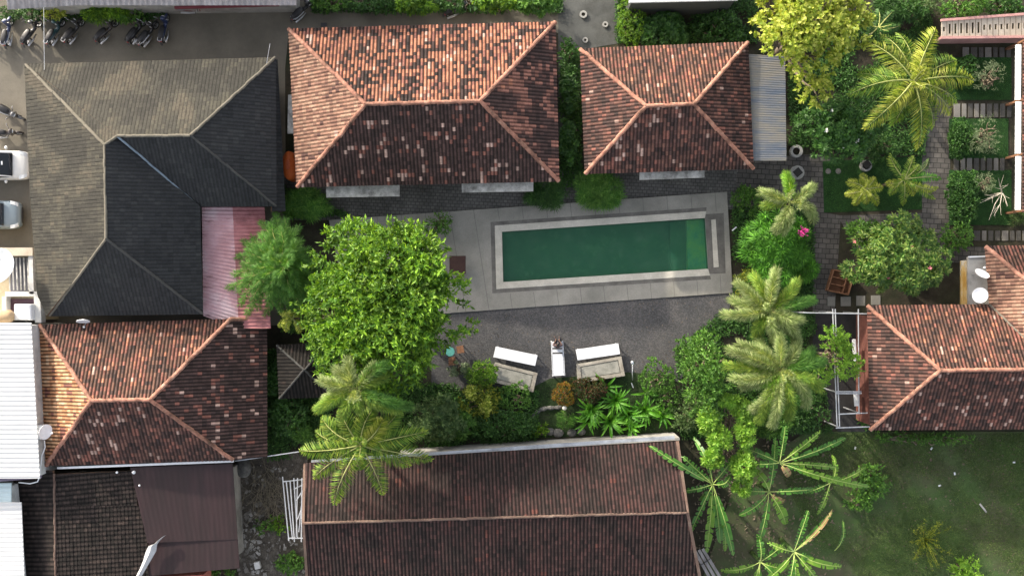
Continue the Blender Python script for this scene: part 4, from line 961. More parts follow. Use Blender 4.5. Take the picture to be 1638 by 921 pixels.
palm('foxtail_palm', 'southern one of the two large pale foxtail palms east of the gravel yard', (1248,592), 6.6, [(1275,545,-.8),(1215,545,-.9),(1160,585,-1.2,'palm'),(1215,672,-1.2,'palm'),(1290,648,-1.1),(1240,640,-.6),(1185,585,-.7),(1248,535,-.2),(1166,560,-.5),(1180,550,-.9),(1172,604,-.7),(1188,618,-1.0),(1204,655,-.9),(1236,680,-.7),(1262,668,-1.0,'palm'),(1312,622,-.9,'palm'),(1318,578,-1.4,'feather'),(1300,560,-1.2,'feather'),(1222,612,0,'lime')], 'foxtail', **fx)
sp = dict(ll=.36, lw=.055, arch=.6, n=26, tr=.06, drop=.6)
palm('areca_palm', 'small yellow-green palm at the west end of the turf patch below the frangipani', (1384,303), 2.9, [(1355,292,-.3),(1368,328,-.5),(1352,310,-.6),(1412,300,-.3),(1404,328,-.5),(1380,278,-.2),(1400,285,-.2),(1388,325,-.4)], 'palm_gold', **sp)
palm('areca_palm', 'taller green palm clump at the east end of the turf patch below the frangipani', (1447,287), 3.4, [(1424,248,-.4),(1470,265,-.2),(1505,286,-.7,'strap'),(1500,300,-.8,'palm_gold'),(1445,328,-.9),(1462,312,-.5,'palm_gold'),(1495,318,-1.0),(1418,292,-.5,'palm_gold'),(1462,250,-.5),(1485,255,-1.0,'olive'),(1424,312,-.6)], 'palm', **sp)
palm('areca_palm', 'withered yellow palm shoot between the pink roof and the biggest tree', (468,510), 3.2, [(448,500,-.3),(445,522,-.6),(458,530,-.5),(478,532,-.4),(484,498,-.3)], 'palm_gold', ll=.3, lw=.06, arch=.4, n=18, tr=.05)
# cycad-like young palm in the dark corner
palm('areca_palm', 'shaded dark palm under the yellow tree at the right', (1405,45), 2.2, [(1375,30,-.4),(1385,70,-.6),(1440,40,-.5),(1425,70,-.6),(1405,15,-.4),(1430,18,-.4)], 'dark', **sp)

# --- feathery tree: hundreds of fine needles on drooping sprays
root = thing('feathery_tree', 'soft feathery green tree leaning over the pink metal roof', 'tree', P(462,425))
c = P(462,422,0); MB().tube([c, c+Vector((-.05,.05,2.2)), P(458,424,4.8)], [.2,.15,.07], 9).build('trunk', M['bark'], root, smooth=True)
rf = random.Random(17)
for i in range(72):
    a = i*2.39996; f = math.sqrt((i+.5)/72); lf = 1.0 + .12*math.cos(a-2.6) + .12*math.sin(3*a)
    st = P(456+8*math.cos(a)*f, 424+8*math.sin(a)*f, 4.2+1.4*(1-f)+rf.uniform(-.3,.3)); e = P(450+75*f*lf*math.cos(a)-3, 428+84*f*lf*math.sin(a), 5.2-2.4*f*f+rf.uniform(-.3,.3))
    if (e-st).length < .5: e = st+Vector((.4,.3,.8))
    frond(root, st, e, .8, LM['feather'], .42, n=44, kind='foxtail', lw=.028, dens2=2, name='spray')
# --- banana plants
def blade(parent, a, b_, arch, wd, mat, name='leaf', tears=.35):
    a = np.array(a, float); b_ = np.array(b_, float); c = np.array([*(a[:2]*.5+b_[:2]*.5), max(a[2], b_[2])+arch]); K = 26
    side0 = np.array([-(b_-a)[1], (b_-a)[0], 0.]); side0 /= np.linalg.norm(side0); c[:2] += side0[:2]*RNG.normal(0,.15)
    V = []; F_ = []; mid = []
    for i in range(K+1):
        t = i/K; p = bez(a,c,b_,t); mid.append(p)
    pale = []
    for i in range(K):
        t0, t1 = i/K, (i+1)/K
        if t0 < .12: continue
        w0 = wd*math.sin(math.pi*min(1,(t0-.10)/.93))**.45; w1 = wd*math.sin(math.pi*min(1,(t1-.10)/.93))**.45 if i < K-1 else wd*.12
        p0, p1 = mid[i], mid[i+1]; tg = (p1-p0)/np.linalg.norm(p1-p0); s = np.cross(tg, [0,0,1.]); s /= np.linalg.norm(s)
        for sd in (-1, 1):
            torn = RNG.random() < tears; e = RNG.uniform(.72,1.0) if torn else 1.0; dz = -RNG.uniform(.05,.3)*wd if torn else -.06*wd; sh = .10 if torn else .0
            n0 = len(V); V += [p0, p1 - tg*(.02 if torn else 0), p1 + s*sd*w1*e + np.array([0,0,.22*w1+dz]) + tg*sh, p0 + s*sd*w0*e + np.array([0,0,.22*w0+dz]) + tg*sh*1.3]
            V += []; F_.append((n0, n0+1, n0+2, n0+3) if sd < 0 else (n0+3, n0+2, n0+1, n0))
    mb = MB(); mb.add(V, F_); o = mb.build(name, mat, parent)
    MB().tube([m_+np.array([0,0,.01]) for m_ in mid[::2]], list(np.linspace(.026,.008,len(mid[::2]))), 6).build('midrib', M['midrib'], o, smooth=True)
    return o
m, t, b = newmat('banana_leaf_blade'); tc = t.nodes.new('ShaderNodeTexCoord'); rr = ramp(t, [(.3,(.04,.14,.018)),(.55,(.07,.22,.026)),(.75,(.13,.30,.045))]); t.links.new(noise(t, tc.outputs['Object'], 2.2, 5, .6), rr.inputs[0])
t.links.new(rr.outputs[0], b.inputs['Base Color']); b.inputs['Roughness'].default_value = .4; trn = t.nodes.new('ShaderNodeBsdfTranslucent'); trn.inputs[0].default_value = (.14,.32,.03,1)
mx = t.nodes.new('ShaderNodeMixShader'); mx.inputs[0].default_value = .3; t.links.new(b.outputs[0], mx.inputs[1]); t.links.new(trn.outputs[0], mx.inputs[2]); t.links.new(mx.outputs[0], t.nodes['Material Output'].inputs[0]); M['banana'] = m
M['banana_light'] = M['banana'].copy(); M['banana_light'].name = 'banana_leaf_young'
for e_, c_ in zip([n_ for n_ in M['banana_light'].node_tree.nodes if n_.type == 'VALTORGB'][0].color_ramp.elements, ((.09,.22,.02),(.16,.32,.03),(.28,.40,.06))): e_.color = (*c_, 1)
M['banana_dry'] = surf('dry_banana_leaf', [(.35,(.30,.16,.07)),(.6,(.45,.32,.16)),(.75,(.2,.22,.06))], 2.5)
def banana(label, uv, zc, tips, wd=.225):
    c = P(*uv, zc); root = thing('banana_plant', label, 'banana plant', (c.x, c.y, 0), 'banana plants beside the long shed')
    MB().tube([(c.x,c.y,0),(c.x+.03,c.y,zc*.5),(c.x,c.y,zc+.05)], [.15,.12,.07], 10).build('stem', LM['olive'], root, smooth=True)
    for tp in tips:
        u, v = tp[:2]; dz = tp[2] if len(tp) > 2 else -.5; mt = M[tp[3]] if len(tp) > 3 else M['banana']; w_ = tp[4] if len(tp) > 4 else wd*RNG.uniform(.8,1.1)
        blade(root, (c.x,c.y,zc), P(u,v,zc+dz), RNG.uniform(.35,.85), w_, (M['banana_light'] if mt is M['banana'] and RNG.random() < .4 else mt), 'leaf' if mt is M['banana'] else 'dry_leaf', tears=RNG.uniform(.25,.8))
banana('banana plant at the north-east corner of the long shed roof with leaves hanging south', (1140,774), 2.6, [(1040,713,1.4),(1092,785,.4),(1092,730,-.2),(1104,852,-.3),(1130,882,-.5),(1152,868,-.8),(1173,888,-.3),(1120,800,-.8),(1178,728,.1),(1168,760,.3),(1110,700,-.8),(1160,880,-1.2)])
banana('banana plant with a broad folded leaf, east of the one at the shed corner', (1230,786), 2.4, [(1257,838,-.2,'banana',.30),(1182,824,-.4),(1213,868,-.6),(1178,786,-.5),(1240,700,-.2),(1300,782,-.2),(1205,750,-.3),(1255,800,-1.0,'banana_dry')])
banana('banana plant with long leaves reaching right over the lawn', (1247,740), 2.9, [(1390,778,-.5,'banana',.24),(1256,682,-.1),(1312,690,.3),(1352,700,-.4),(1342,748,-.8),(1180,712,-.6),(1262,762,-.9,'banana_dry'),(1195,742,-.4),(1310,765,0)])
banana('slender banana plant standing on the lawn furthest to the right', (1328,772), 1.8, [(1385,746,-.4),(1308,822,-.6),(1332,728,-.3),(1290,788,-.5)], wd=.2)
banana('banana plant at the bottom with a brown-edged leaf pointing up right', (1270,882), 2.7, [(1293,816,.3),(1331,816,.2,'banana_dry',.12),(1330,820,.1),(1345,905,-.2),(1212,935,-.3),(1270,950,-.5),(1312,935,-.5),(1230,868,.1),(1300,900,-.9),(1250,955,-.4)])
banana('banana plant at the bottom left of the brown-edged one', (1216,898), 2.0, [(1155,912,-.3),(1213,856,-.2),(1255,868,-.5),(1190,950,-.5),(1245,930,-.5),(1212,955,-.4),(1262,905,-.4)])
blade(thing('banana_leaf_shoot', 'single short broad shoot on the lawn right of the bottom banana plants', 'plant', P(1338,872)), P(1335,880,.1), P(1348,832,.9), .3, .12, M['banana'])

# --- strap-leaved clump in the garden bed
root = thing('strap_leaf_clump', 'big clump of bright strap-shaped leaves against the garden wall', 'plant', P(1000,660))
for (u, v, n, L) in ((945,655,22,.95),(940,672,14,.8),(975,672,22,.95),(985,640,22,1.0),(968,618,7,.9),(1005,662,24,1.0),(1030,655,24,.95),(1035,628,9,.85),(1058,662,14,.85),(1008,682,12,.8)):
    c = P(u, v, .15)
    for i in range(n):
        a = 2*math.pi*(i*.382)+rb.uniform(-.3,.3); l_ = L*rb.uniform(.7,1.25); hh = rb.uniform(.45,1.0)
        d = Vector((math.cos(a), math.sin(a), 0)); pts = [np.array(c), np.array(c+d*l_*.35+Vector((0,0,hh))), np.array(c+d*l_+Vector((0,0,hh*.75)))]
        V = []; K = 6; sd = np.array([-d.y, d.x, 0])
        for k in range(K+1):
            t_ = k/K; p = bez(pts[0], pts[1]*1.0, pts[2], t_); w_ = .072*math.sin(math.pi*min(1,.12+t_*.88))**.6
            V += [p-sd*w_+np.array([0,0,.015]), p-np.array([0,0,.012]), p+sd*w_+np.array([0,0,.015])]
        if i == 0 and (u, v) == (945,655): SB = MB()
        SB.add(V, [f for k in range(K) for f in ((3*k,3*k+1,3*k+4,3*k+3),(3*k+1,3*k+2,3*k+5,3*k+4))])
SB.build('leaf_blade', LM['strap'], root)
# yellow spindly bush and bare tree
root = thing('spindly_bush', 'spindly yellow-green bush standing alone on the lawn', 'bush', P(1480,862))
c = P(1478,862); mb = MB(); tp_ = []
for i in range(26):
    a = rb.uniform(0,6.28); r_ = rb.uniform(.5,1.55); e = c+Vector((r_*math.cos(a)*.95, r_*math.sin(a), rb.uniform(.5,1.4))); mb.tube([c, c.lerp(e,.5)+Vector((rb.uniform(-.1,.1),rb.uniform(-.1,.1),.15)), e], [.02,.014,.006], 5); tp_ += [tuple(c.lerp(e, f)+Vector((rb.uniform(-.05,.05),)*3)) for f in (.4,.5,.6,.7,.8,.9,1)]
mb.build('stem', LM['croton'], root); tp_ = np.array([p for p in tp_ for _ in range(6)]); n = len(tp_)
leaves('foliage', tp_+RNG.normal(0,.05,(n,3)), RNG.normal(0,1,(n,3))*np.array([1,1,.5]), np.full(n,.14), np.full(n,.03), LM['croton'], root)
def bare(label, uv, ends, z):
    root = thing('bare_tree', label, 'tree', P(*uv)); c = P(*uv, .1); mb = MB(); j = c+Vector((0,0,z*.6)); mb.tube([c, j], [.05,.04], 6)
    for (u, v) in ends:
        e = P(u, v, z+rb.uniform(-.3,.2)); m1 = j.lerp(e,.45)+Vector((rb.uniform(-.15,.15), rb.uniform(-.15,.15), 0)); mb.tube([j, m1, e], [.035,.022,.008], 5)
        for _ in range(2): mb.tube([m1, m1.lerp(e,.6)+Vector((rb.uniform(-.4,.4), rb.uniform(-.4,.4), .1))], [.015,.005], 4)
    mb.build('branch', M['bark_pale'], root)
bare('leafless pale-branched tree in the southern garden bed', (1585,312), [(1606,318),(1600,298),(1590,345),(1582,352),(1568,325),(1612,330),(1597,285),(1575,312)], 2.2)

# --- grass blades on the lawn and in beds (nobody could count them)
def inpoly(x, y, poly):
    c = np.zeros(len(x), bool); j = len(poly)-1
    for i in range(len(poly)):
        xi, yi = poly[i]; xj, yj = poly[j]
        c ^= ((yi > y) != (yj > y)) & (x < (xj-xi)*(y-yi)/(yj-yi+1e-12)+xi); j = i
    return c
def grass(label, polys, n, L, mat, bare_=.25, loc=None, name='grass'):
    B = []
    for poly in polys:
        pu = np.array(poly); k = int(n/len(polys)); u = RNG.uniform(pu[:,0].min(), pu[:,0].max(), k*2); v = RNG.uniform(pu[:,1].min(), pu[:,1].max(), k*2)
        f = inpoly(u, v, poly) & ((np.sin(u*.031+1)+np.sin(v*.043+2)+np.sin((u+v)*.022)+np.sin((u-v)*.07)*.6+RNG.normal(0,.6,k*2)) > -1.6+bare_*4)
        u, v = u[f], v[f]; B.append(np.stack([(u-819)*mpp(), (460.5-v)*mpp(), np.full(len(u), .01)], 1))
    B = np.concatenate(B); m_ = len(B); D = RNG.normal(0,.6,(m_,3)); D[:,2] = RNG.uniform(.5,1.2,m_)
    o = leaves(name, B, D, L*RNG.uniform(.5,1.4,m_), np.full(m_,.02), mat, None, .3)
    tag(o, label, 'grass', kind='stuff')
grass('patchy short grass on the lawn at the lower right', [[(1300,692),(1640,692),(1640,925),(1330,925),(1250,760)]], 75000, .12, LM['grass'], .22)
grass('turf and grass in the garden beds and patches at the right', [[(1318,262),(1474,252),(1474,334),(1320,338)],[(1519,93),(1617,93),(1617,159),(1519,159)],[(1519,191),(1612,191),(1612,253),(1519,253)],[(1519,273),(1617,273),(1617,359),(1519,359)]], 26000, .08, LM['dark'], -.2)
grass('thin grass between the planted beds behind the sun loungers', [[(860,612),(1080,606),(1085,690),(860,700)]], 9000, .09, LM['dark'], .1)

def mottled(name, stops, sc_=6): return surf(name, stops, sc_, .9, bstr=.4)
M['leaf_litter'] = mottled('dry_leaf_litter', [(.3,(.09,.07,.05)),(.6,(.17,.14,.10)),(.75,(.28,.24,.19))])
def litter(name, label, polys, n, size, mat, kind='stuff'):
    B = []
    for poly in polys:
        pu = np.array(poly); k = n//len(polys)*2; u = RNG.uniform(pu[:,0].min(), pu[:,0].max(), k); v = RNG.uniform(pu[:,1].min(), pu[:,1].max(), k); f = inpoly(u, v, poly)
        B.append(np.stack([(u[f]-819)*mpp(), (460.5-v[f])*mpp(), RNG.uniform(.02,.05,f.sum())], 1))
    B = np.concatenate(B)[:n]; m_ = len(B); D = RNG.normal(0,1,(m_,3)); D[:,2] *= .15
    tag(leaves(name, B, D, size*RNG.uniform(.4,1.5,m_), size*RNG.uniform(.2,.7,m_), mat, None, .05), label, 'ground litter', kind='stuff')
litter('leaf_litter', 'dry leaves and twigs scattered on the soil under the banana plants', [[(1100,700),(1330,700),(1330,925),(1120,925)],[(1400,700),(1620,700),(1600,800),(1400,800)]], 1300, .22, M['leaf_litter'])

# low ground cover between the planted things
GC = [[(560,600),(700,612),(860,625),(860,702),(640,720),(430,735),(428,560),(520,545)], [(1080,560),(1150,500),(1300,500),(1330,690),(1090,700)], [(985,0),(1210,0),(1210,70),(985,70)], [(1260,60),(1480,0),(1500,90),(1475,250),(1262,235)], [(1170,330),(1300,330),(1300,480),(1172,470)], [(500,0),(900,0),(900,22),(500,22)], [(895,80),(928,80),(930,300),(895,300)], [(0,14),(270,14),(270,34),(0,34)], [(455,300),(520,316),(560,345),(460,350)]]
B = []
for poly in GC:
    pu = np.array(poly); ar = (np.ptp(pu[:,0])*np.ptp(pu[:,1])); k = int(ar*.55); u = RNG.uniform(pu[:,0].min(), pu[:,0].max(), k); v = RNG.uniform(pu[:,1].min(), pu[:,1].max(), k)
    f = inpoly(u, v, poly) & ((np.sin(u*.09)+np.sin(v*.11+1)+np.sin((u+v)*.05)+RNG.normal(0,.5,k)) > -.9)
    B.append(np.stack([(u[f]-819)*mpp(), (460.5-v[f])*mpp(), RNG.uniform(.03,.32,f.sum())], 1))
B = np.concatenate(B); n = len(B); D = RNG.normal(0,1,(n,3)); D[:,2] = RNG.uniform(-.1,.8,n)
tag(leaves('ground_cover', B, D, .17*RNG.uniform(.6,1.4,n), np.full(n,.07), LM['dark'], None, .2), 'low leafy ground cover filling the beds between shrubs', 'ground cover', kind='stuff')

litter('leaf_litter', 'fallen leaves on the pool deck and gravel around the biggest tree and the edges', [[(640,345),(790,335),(790,500),(740,500)],[(745,500),(1170,470),(1100,600),(720,600)],[(460,290),(1170,285),(1170,312),(460,345)]], 900, .10, M['leaf_litter'])
litter('leaf_litter', 'bits of pale dry grass and leaves strewn over the lawn at the lower right', [[(1300,700),(1638,700),(1638,921),(1340,921)]], 1500, .13, M['leaf_litter'])

# ---------------------------------------------------------------- vehicles
M['tyre'] = flat('black_tyre_rubber', (.018,.018,.018), .8)
M['chrome'] = flat('bare_steel', (.55,.56,.58), .3, .9)
M['seat'] = flat('black_vinyl_seat', (.015,.015,.017), .45)
M['plastic'] = flat('dark_grey_plastic', (.04,.04,.045), .5)
M['lamp_red'] = flat('red_tail_lens', (.45,.02,.02), .3)
M['lens'] = flat('clear_headlight_lens', (.7,.74,.78), .15)
def carpaint(n, c): m = flat(n, c, .28, .0, .04); m.node_tree.nodes['Principled BSDF'].inputs['Coat Weight'].default_value = .6; return m
PA = {'black': carpaint('glossy_black_paint', (.02,.02,.022)), 'white': carpaint('white_vehicle_paint', (.72,.73,.72)), 'blue': carpaint('dark_blue_paint', (.02,.035,.10)),
      'teal': carpaint('dark_teal_paint', (.015,.06,.07)), 'silverblue': carpaint('pale_blue_silver_paint', (.21,.27,.32)), 'grey': carpaint('grey_paint', (.14,.14,.145)), 'brown': carpaint('dark_brown_paint', (.05,.04,.036)),
      'red': carpaint('dark_red_paint', (.18,.02,.02)), 'stripe': carpaint('white_side_panel', (.6,.64,.7))}
def wheel(root, x, r=.26, w=.09, rim='chrome', name='wheel'):
    c = Vector((x,0,r)) ; Mx = Matrix.Rotation(math.pi/2, 3, 'X')
    prof = [(r-.07,-w/2),(r-.02,-w/2),(r,-w*.25),(r,w*.25),(r-.02,w/2),(r-.07,w/2),(r-.07,-w/2)]
    mb = MB().lathe(c, prof, 22, Mx); o = mb.build(name, M['tyre'], root, smooth=True)
    rm = MB().lathe(c, [(r-.065,-.02),(r-.065,.02),(r-.085,.02),(r-.085,-.02),(r-.065,-.02)], 22, Mx).lathe(c, [(.0,-.05),(.04,-.05),(.04,.05),(0,.05)], 10, Mx)
    for i in range(6):
        a = i*math.pi/3; rm.tube([c, c+Vector((math.cos(a)*(r-.07), 0, math.sin(a)*(r-.07)))], .012, 5)
    rm.build('rim', M[rim] if rim in M else PA[rim], o); return o
def scooter(label, tail, front, body='black', panel='black', white_rack=False, box=None, name='motorbike', cub=False, lean=0):
    t_, f_ = P(*tail), P(*front); c = (t_+f_)/2; ang = math.atan2((f_-t_).y, (f_-t_).x)
    root = thing(name, label, 'motorbike', (0,0,0), 'motorbikes parked round the lot')
    wheel(root, -.60); wheel(root, .62)
    B = PA[body]
    # body shell: tail cowl swelling under the seat, waist, leg shield
    MB().loft([ring(-.88,0,.72,.03,.05), ring(-.78,0,.70,.09,.09), ring(-.5,0,.62,.15,.15), ring(-.2,0,.55,.15,.16), ring(.02,0,.42,.10,.12), ring(.22,0,.36,.09,.09), ring(.34,0,.42,.12,.12)]).build('body', B, root, smooth=True, bevel=0)
    MB().loft([ring(.30,0,.45,.13,.10), ring(.38,0,.62,.19,.14), ring(.44,0,.80,.17,.14), ring(.46,0,.95,.10,.10)]).build('leg_shield', B, root, smooth=True)
    MB().loft([ring(-.80,0,.80,.07,.03), ring(-.62,0,.82,.13,.05), ring(-.3,0,.80,.14,.055), ring(-.05,0,.76,.12,.05), ring(.08,0,.74,.06,.03)]).build('seat', M['seat'], root, smooth=True)
    for s_ in (-1, 1):
        MB().loft([[Vector((x, s_*(y+q_[0]), z+q_[1])) for q_ in ((0,-.05),(.02,0),(0,.05),(-.02,0))] for x,y,z in ((-.84,.09,.72),(-.55,.165,.66),(-.25,.165,.6),(-.05,.12,.5))]).build('side_panel', PA[panel], root)
    MB().tube([(.44,0,.9),(.55,0,.6),(.62,.0,.27)], [.035,.03,.03], 8).tube([(.50,.07,.62),(.62,.08,.26)], .02, 6).tube([(.50,-.07,.62),(.62,-.08,.26)], .02, 6).build('front_fork', M['plastic'], root, smooth=True)
    MB().loft([ring(.38,0,.36,.03,.02), ring(.50,0,.53,.065,.035), ring(.64,0,.56,.07,.035), ring(.80,0,.50,.06,.03), ring(.90,0,.38,.03,.02)]).build('front_fender', B, root, smooth=True)
    h = MB().tube([(.24,.36,1.00),(.36,.22,1.02),(.42,0,1.0),(.36,-.22,1.02),(.24,-.36,1.00)], [.02,.016,.016,.016,.02], 8).build('handlebar', M['plastic'], root, smooth=True)
    MB().loft([ring(.34,0,.98,.06,.05), ring(.44,0,.98,.13,.07), ring(.54,0,.93,.11,.06), ring(.58,0,.9,.04,.03)]).build('handlebar_cowl', B, root, smooth=True)
    MB().ell((.56,0,.92), (.04,.09,.05), 12, 5).build('headlight', M['lens'], root, smooth=True)
    for s_ in (-1, 1):
        MB().tube([(.34,.2*s_,1.03),(.36,.28*s_,1.16)], .008, 5).ell((.36,.31*s_,1.18), (.02,.065,.045), 10, 5).build('mirror', M['chrome'] if white_rack else M['plastic'], h)
    MB().box((-.88,0,.66), (.04,.14,.06)).build('tail_light', M['lamp_red'], root)
    MB().tube([(-.62,.1,.82),(-.86,.09,.83),(-.9,0,.83),(-.86,-.09,.83),(-.62,-.1,.82)], .014, 6).build('grab_rail', M['chrome'] if white_rack else M['plastic'], root)
    MB().tube([(.0,-.17,.28),(-.4,-.19,.30),(-.82,-.2,.40)], [.03,.05,.055], 8).build('exhaust', M['chrome'], root, smooth=True)
    MB().loft([ring(-.88,0,.5,.05,.015), ring(-.98,0,.4,.07,.012), ring(-1.02,0,.28,.06,.01)]).build('rear_mudguard', M['plastic'], root)
    if box: MB().box((-.62,0,.98), (.42,.42,.28)).build('cargo_box', PA[box], root, bevel=.03)
    root.location = (c.x, c.y, 0); root.rotation_euler = (R(lean), 0, ang); root.scale = (1.0, 1.2, 1.0); return root
scooter('white and blue scooter, leftmost whole one in the top row', (15,77), (22,30), 'blue', 'stripe', True)
scooter('black scooter second from the left in the top row, alone under the left wire', (46,76), (70,34), 'black', 'black', lean=-8)
scooter('dark teal scooter, left one of a tight pair in the top row', (85,75), (106,34), 'teal', 'grey', True, lean=-8)
scooter('black scooter with steel mirrors, right one of a tight pair in the top row', (112,73), (138,33), 'black', 'brown', True, lean=-8)
scooter('dark brown scooter parked alone in the middle of the top row', (162,71), (192,36), 'brown', 'black', lean=-8)
scooter('plain black scooter at the left of the three parked close together', (213,72), (236,34), 'black', 'black', lean=-8)
scooter('black scooter with a white trimmed tail in the middle of three', (230,77), (256,38), 'black', 'stripe', True, lean=-8)
scooter('dark blue scooter at the right end of three parked close together', (263,70), (271,26), 'blue', 'grey', True)
scooter('red underbone motorbike with a blue and white box under the hall eave', (292,17), (338,18), 'red', 'red', True, box='silverblue')
scooter('black scooter with a white side stripe next to the top edge bushes', (472,34), (502,4), 'black', 'stripe')
scooter('black scooter half hidden under the bushes above the largest tiled roof', (716,26), (752,10), 'black', 'black')
scooter('grey scooter parked askew above the other one on the left of the grey roof', (3,172), (42,192), 'grey', 'black', True)
scooter('dark scooter parked straight beside the white car', (-6,216), (41,214), 'brown', 'grey', True)
scooter('black scooter cut off by the left edge of the picture in the top row', (-12,76), (-2,32), 'black', 'black')

def car(label, front, paint, wdt=1.72, Lc=4.1, bumper=None):
    """front: photo pixel of the nose; the car points to the right"""
    f = P(*front, .5); root = thing('parked_car', label, 'car', (0,0,0)); W = wdt/2
    def sec(x, w_, z0, z1, tw=.86):
        return [Vector(p) for p in ((x,-w_*.92,z0),(x,-w_,z0+.12),(x,-w_,z0+(z1-z0)*.62),(x,-w_*tw-.02,z1-.03),(x,-w_*.55,z1+.005),(x,0,z1+.02),(x,w_*.55,z1+.005),(x,w_*tw+.02,z1-.03),(x,w_,z0+(z1-z0)*.62),(x,w_,z0+.12),(x,w_*.92,z0))]
    b_ = MB().loft([sec(0,W*.62,.32,.60), sec(-.05,W*.80,.26,.68), sec(-.22,W*.93,.22,.78), sec(-.6,W*.99,.2,.88), sec(-1.15,W,.2,.97), sec(-1.9,W,.2,1.0), sec(-3.0,W,.2,1.0), sec(-3.7,W*.98,.22,.98), sec(-4.02,W*.90,.3,.86), sec(-4.1,W*.75,.36,.7)])
    body = b_.build('body', paint, root, smooth=True); body.modifiers.new('edge', 'BEVEL').width = .02
    def cab(x, w_, z): return [Vector((x,-w_,.95)), Vector((x,-w_*.86,z)), Vector((x,0,z+.03)), Vector((x,w_*.86,z)), Vector((x,w_,.95))]
    MB().loft([cab(-.80,W*.74,.98), cab(-.95,W*.84,1.08), cab(-1.55,W*.90,1.44), cab(-2.2,W*.90,1.50), cab(-3.2,W*.90,1.48), cab(-3.65,W*.86,1.25), cab(-3.9,W*.8,.98)]).build('cabin_glass', M['glass'], root, smooth=False)
    def top(x, w_, z): return [Vector((x,-w_,z-.02)), Vector((x,-w_*.6,z+.025)), Vector((x,0,z+.045)), Vector((x,w_*.6,z+.025)), Vector((x,w_,z-.02)), Vector((x,w_*.9,z-.06)), Vector((x,-w_*.9,z-.06))]
    MB().loft([top(-1.50,W*.76,1.43), top(-1.8,W*.80,1.49), top(-2.5,W*.82,1.52), top(-3.2,W*.80,1.50), top(-3.45,W*.76,1.43)]).build('roof', paint, root, smooth=False)
    for s_ in (-1,1):
        MB().beam((-.84,s_*W*.80,1.0), (-1.56,s_*W*.78,1.45), .07, .06).build('pillar', paint, root)
        MB().loft([[Vector((x, s_*(y+a*.10), z+b2*.06)) for a,b2 in ((-1,-1),(1,-1),(1,1),(-1,1))] for x,y,z in ((-.08,W*.68,.66),(-.22,W*.78,.735),(-.46,W*.85,.79))]).build('headlight', M['lens'], root, smooth=False)
        MB().ell((-1.15,s_*(W+.12),1.0), (.09,.12,.07), 10, 6).build('mirror', paint, root, smooth=True)
        for x in (-.80,-3.3):
            o = wheel(root, x, .31, .2); o.location.y = s_*(W-.13)
    MB().beam((-.86,-.30,1.06), (-.94,.34,1.10), .03, .02).beam((-.86,.1,1.06), (-.94,.62,1.10), .03, .02).build('wiper', M['plastic'], root)
    MB().loft([ring(.02,0,.40,W*.55,.08), ring(-.07,0,.42,W*.72,.09), ring(-.16,0,.42,W*.86,.09)]).build('front_bumper', bumper or paint, root, smooth=True)
    MB().box((.035,0,.43), (.02,.5,.11)).build('number_plate', M['plastic'], root)
    MB().box((-1.25,.05,1.30), (.10,.22,.02)).build('dashboard_paper', M['white'], root)
    root.location = (f.x, f.y, 0); return root
car('white car with a dark windscreen parked nose towards the grey roof', (48,265), PA['white'])
car('pale silver blue car with a black bumper parked south of the white one', (34,344), PA['silverblue'], 1.68, bumper=M['plastic'])

# ---------------------------------------------------------------- courtyard furniture
def bench(label, pts, name='sun_lounger'):
    q_ = [P(u, v, .42) for u, v in pts]; c = sum(q_, Vector((0,0,0)))/4; root = thing(name, label, 'sun lounger', (c.x, c.y, 0))
    MB().prism([p[:2] for p in q_], .36, .42).build('top', M['white_top'], root, bevel=.01)
    for p in q_:
        l = p.lerp(c, .1); MB().box((l.x, l.y, .18), (.07,.07,.36)).build('leg', M['white'], root)
    return root
M['white_top'] = surf('white_lounger_board', [(.3,(.70,.73,.78)),(.7,(.80,.82,.86))], 2.2, .5, bstr=.05, grime=.2, grime_col=(.45,.47,.5), gscale=1.2, fine=.04)
bench('white lounger board tilted down to the right, in front of the left stone bench', [(793,554),(860,568),(856,585),(789,571)])
bench('white lounger board tilted up to the right, in front of the right stone bench', [(921,559),(989,549),(992,566),(924,576)])
# slatted lounger, head end to the north, with a person sitting on it
a, b_, c_, d_ = P(882,546,.36), P(900,546,.36), P(903,600,.36), P(884.5,601,.36)
root = thing('sun_lounger', 'slatted white sun lounger with a person sitting at its head end', 'sun lounger', ((a.x+c_.x)/2, (a.y+c_.y)/2, 0))
mb = MB().beam(a, d_, .06, .07).beam(b_, c_, .06, .07); mb.build('frame', M['white_top'], root)
sl_ = MB(); gaps = {3, 7, 8}
for i in range(22):
    if i in (4, 7): continue
    f0, f1 = (i+.04)/22, (i+.96)/22; l0, l1, r0, r1_ = a.lerp(d_, f0), a.lerp(d_, f1), b_.lerp(c_, f0), b_.lerp(c_, f1)
    sl_.prism([l0[:2], r0[:2], r1_[:2], l1[:2]][::-1], .37, .395)
sl_.build('slats', M['white_top'], root)
for p in (a, b_, c_, d_): MB().box((p.x, p.y, .17), (.06,.06,.34)).build('leg', M['white'], root)
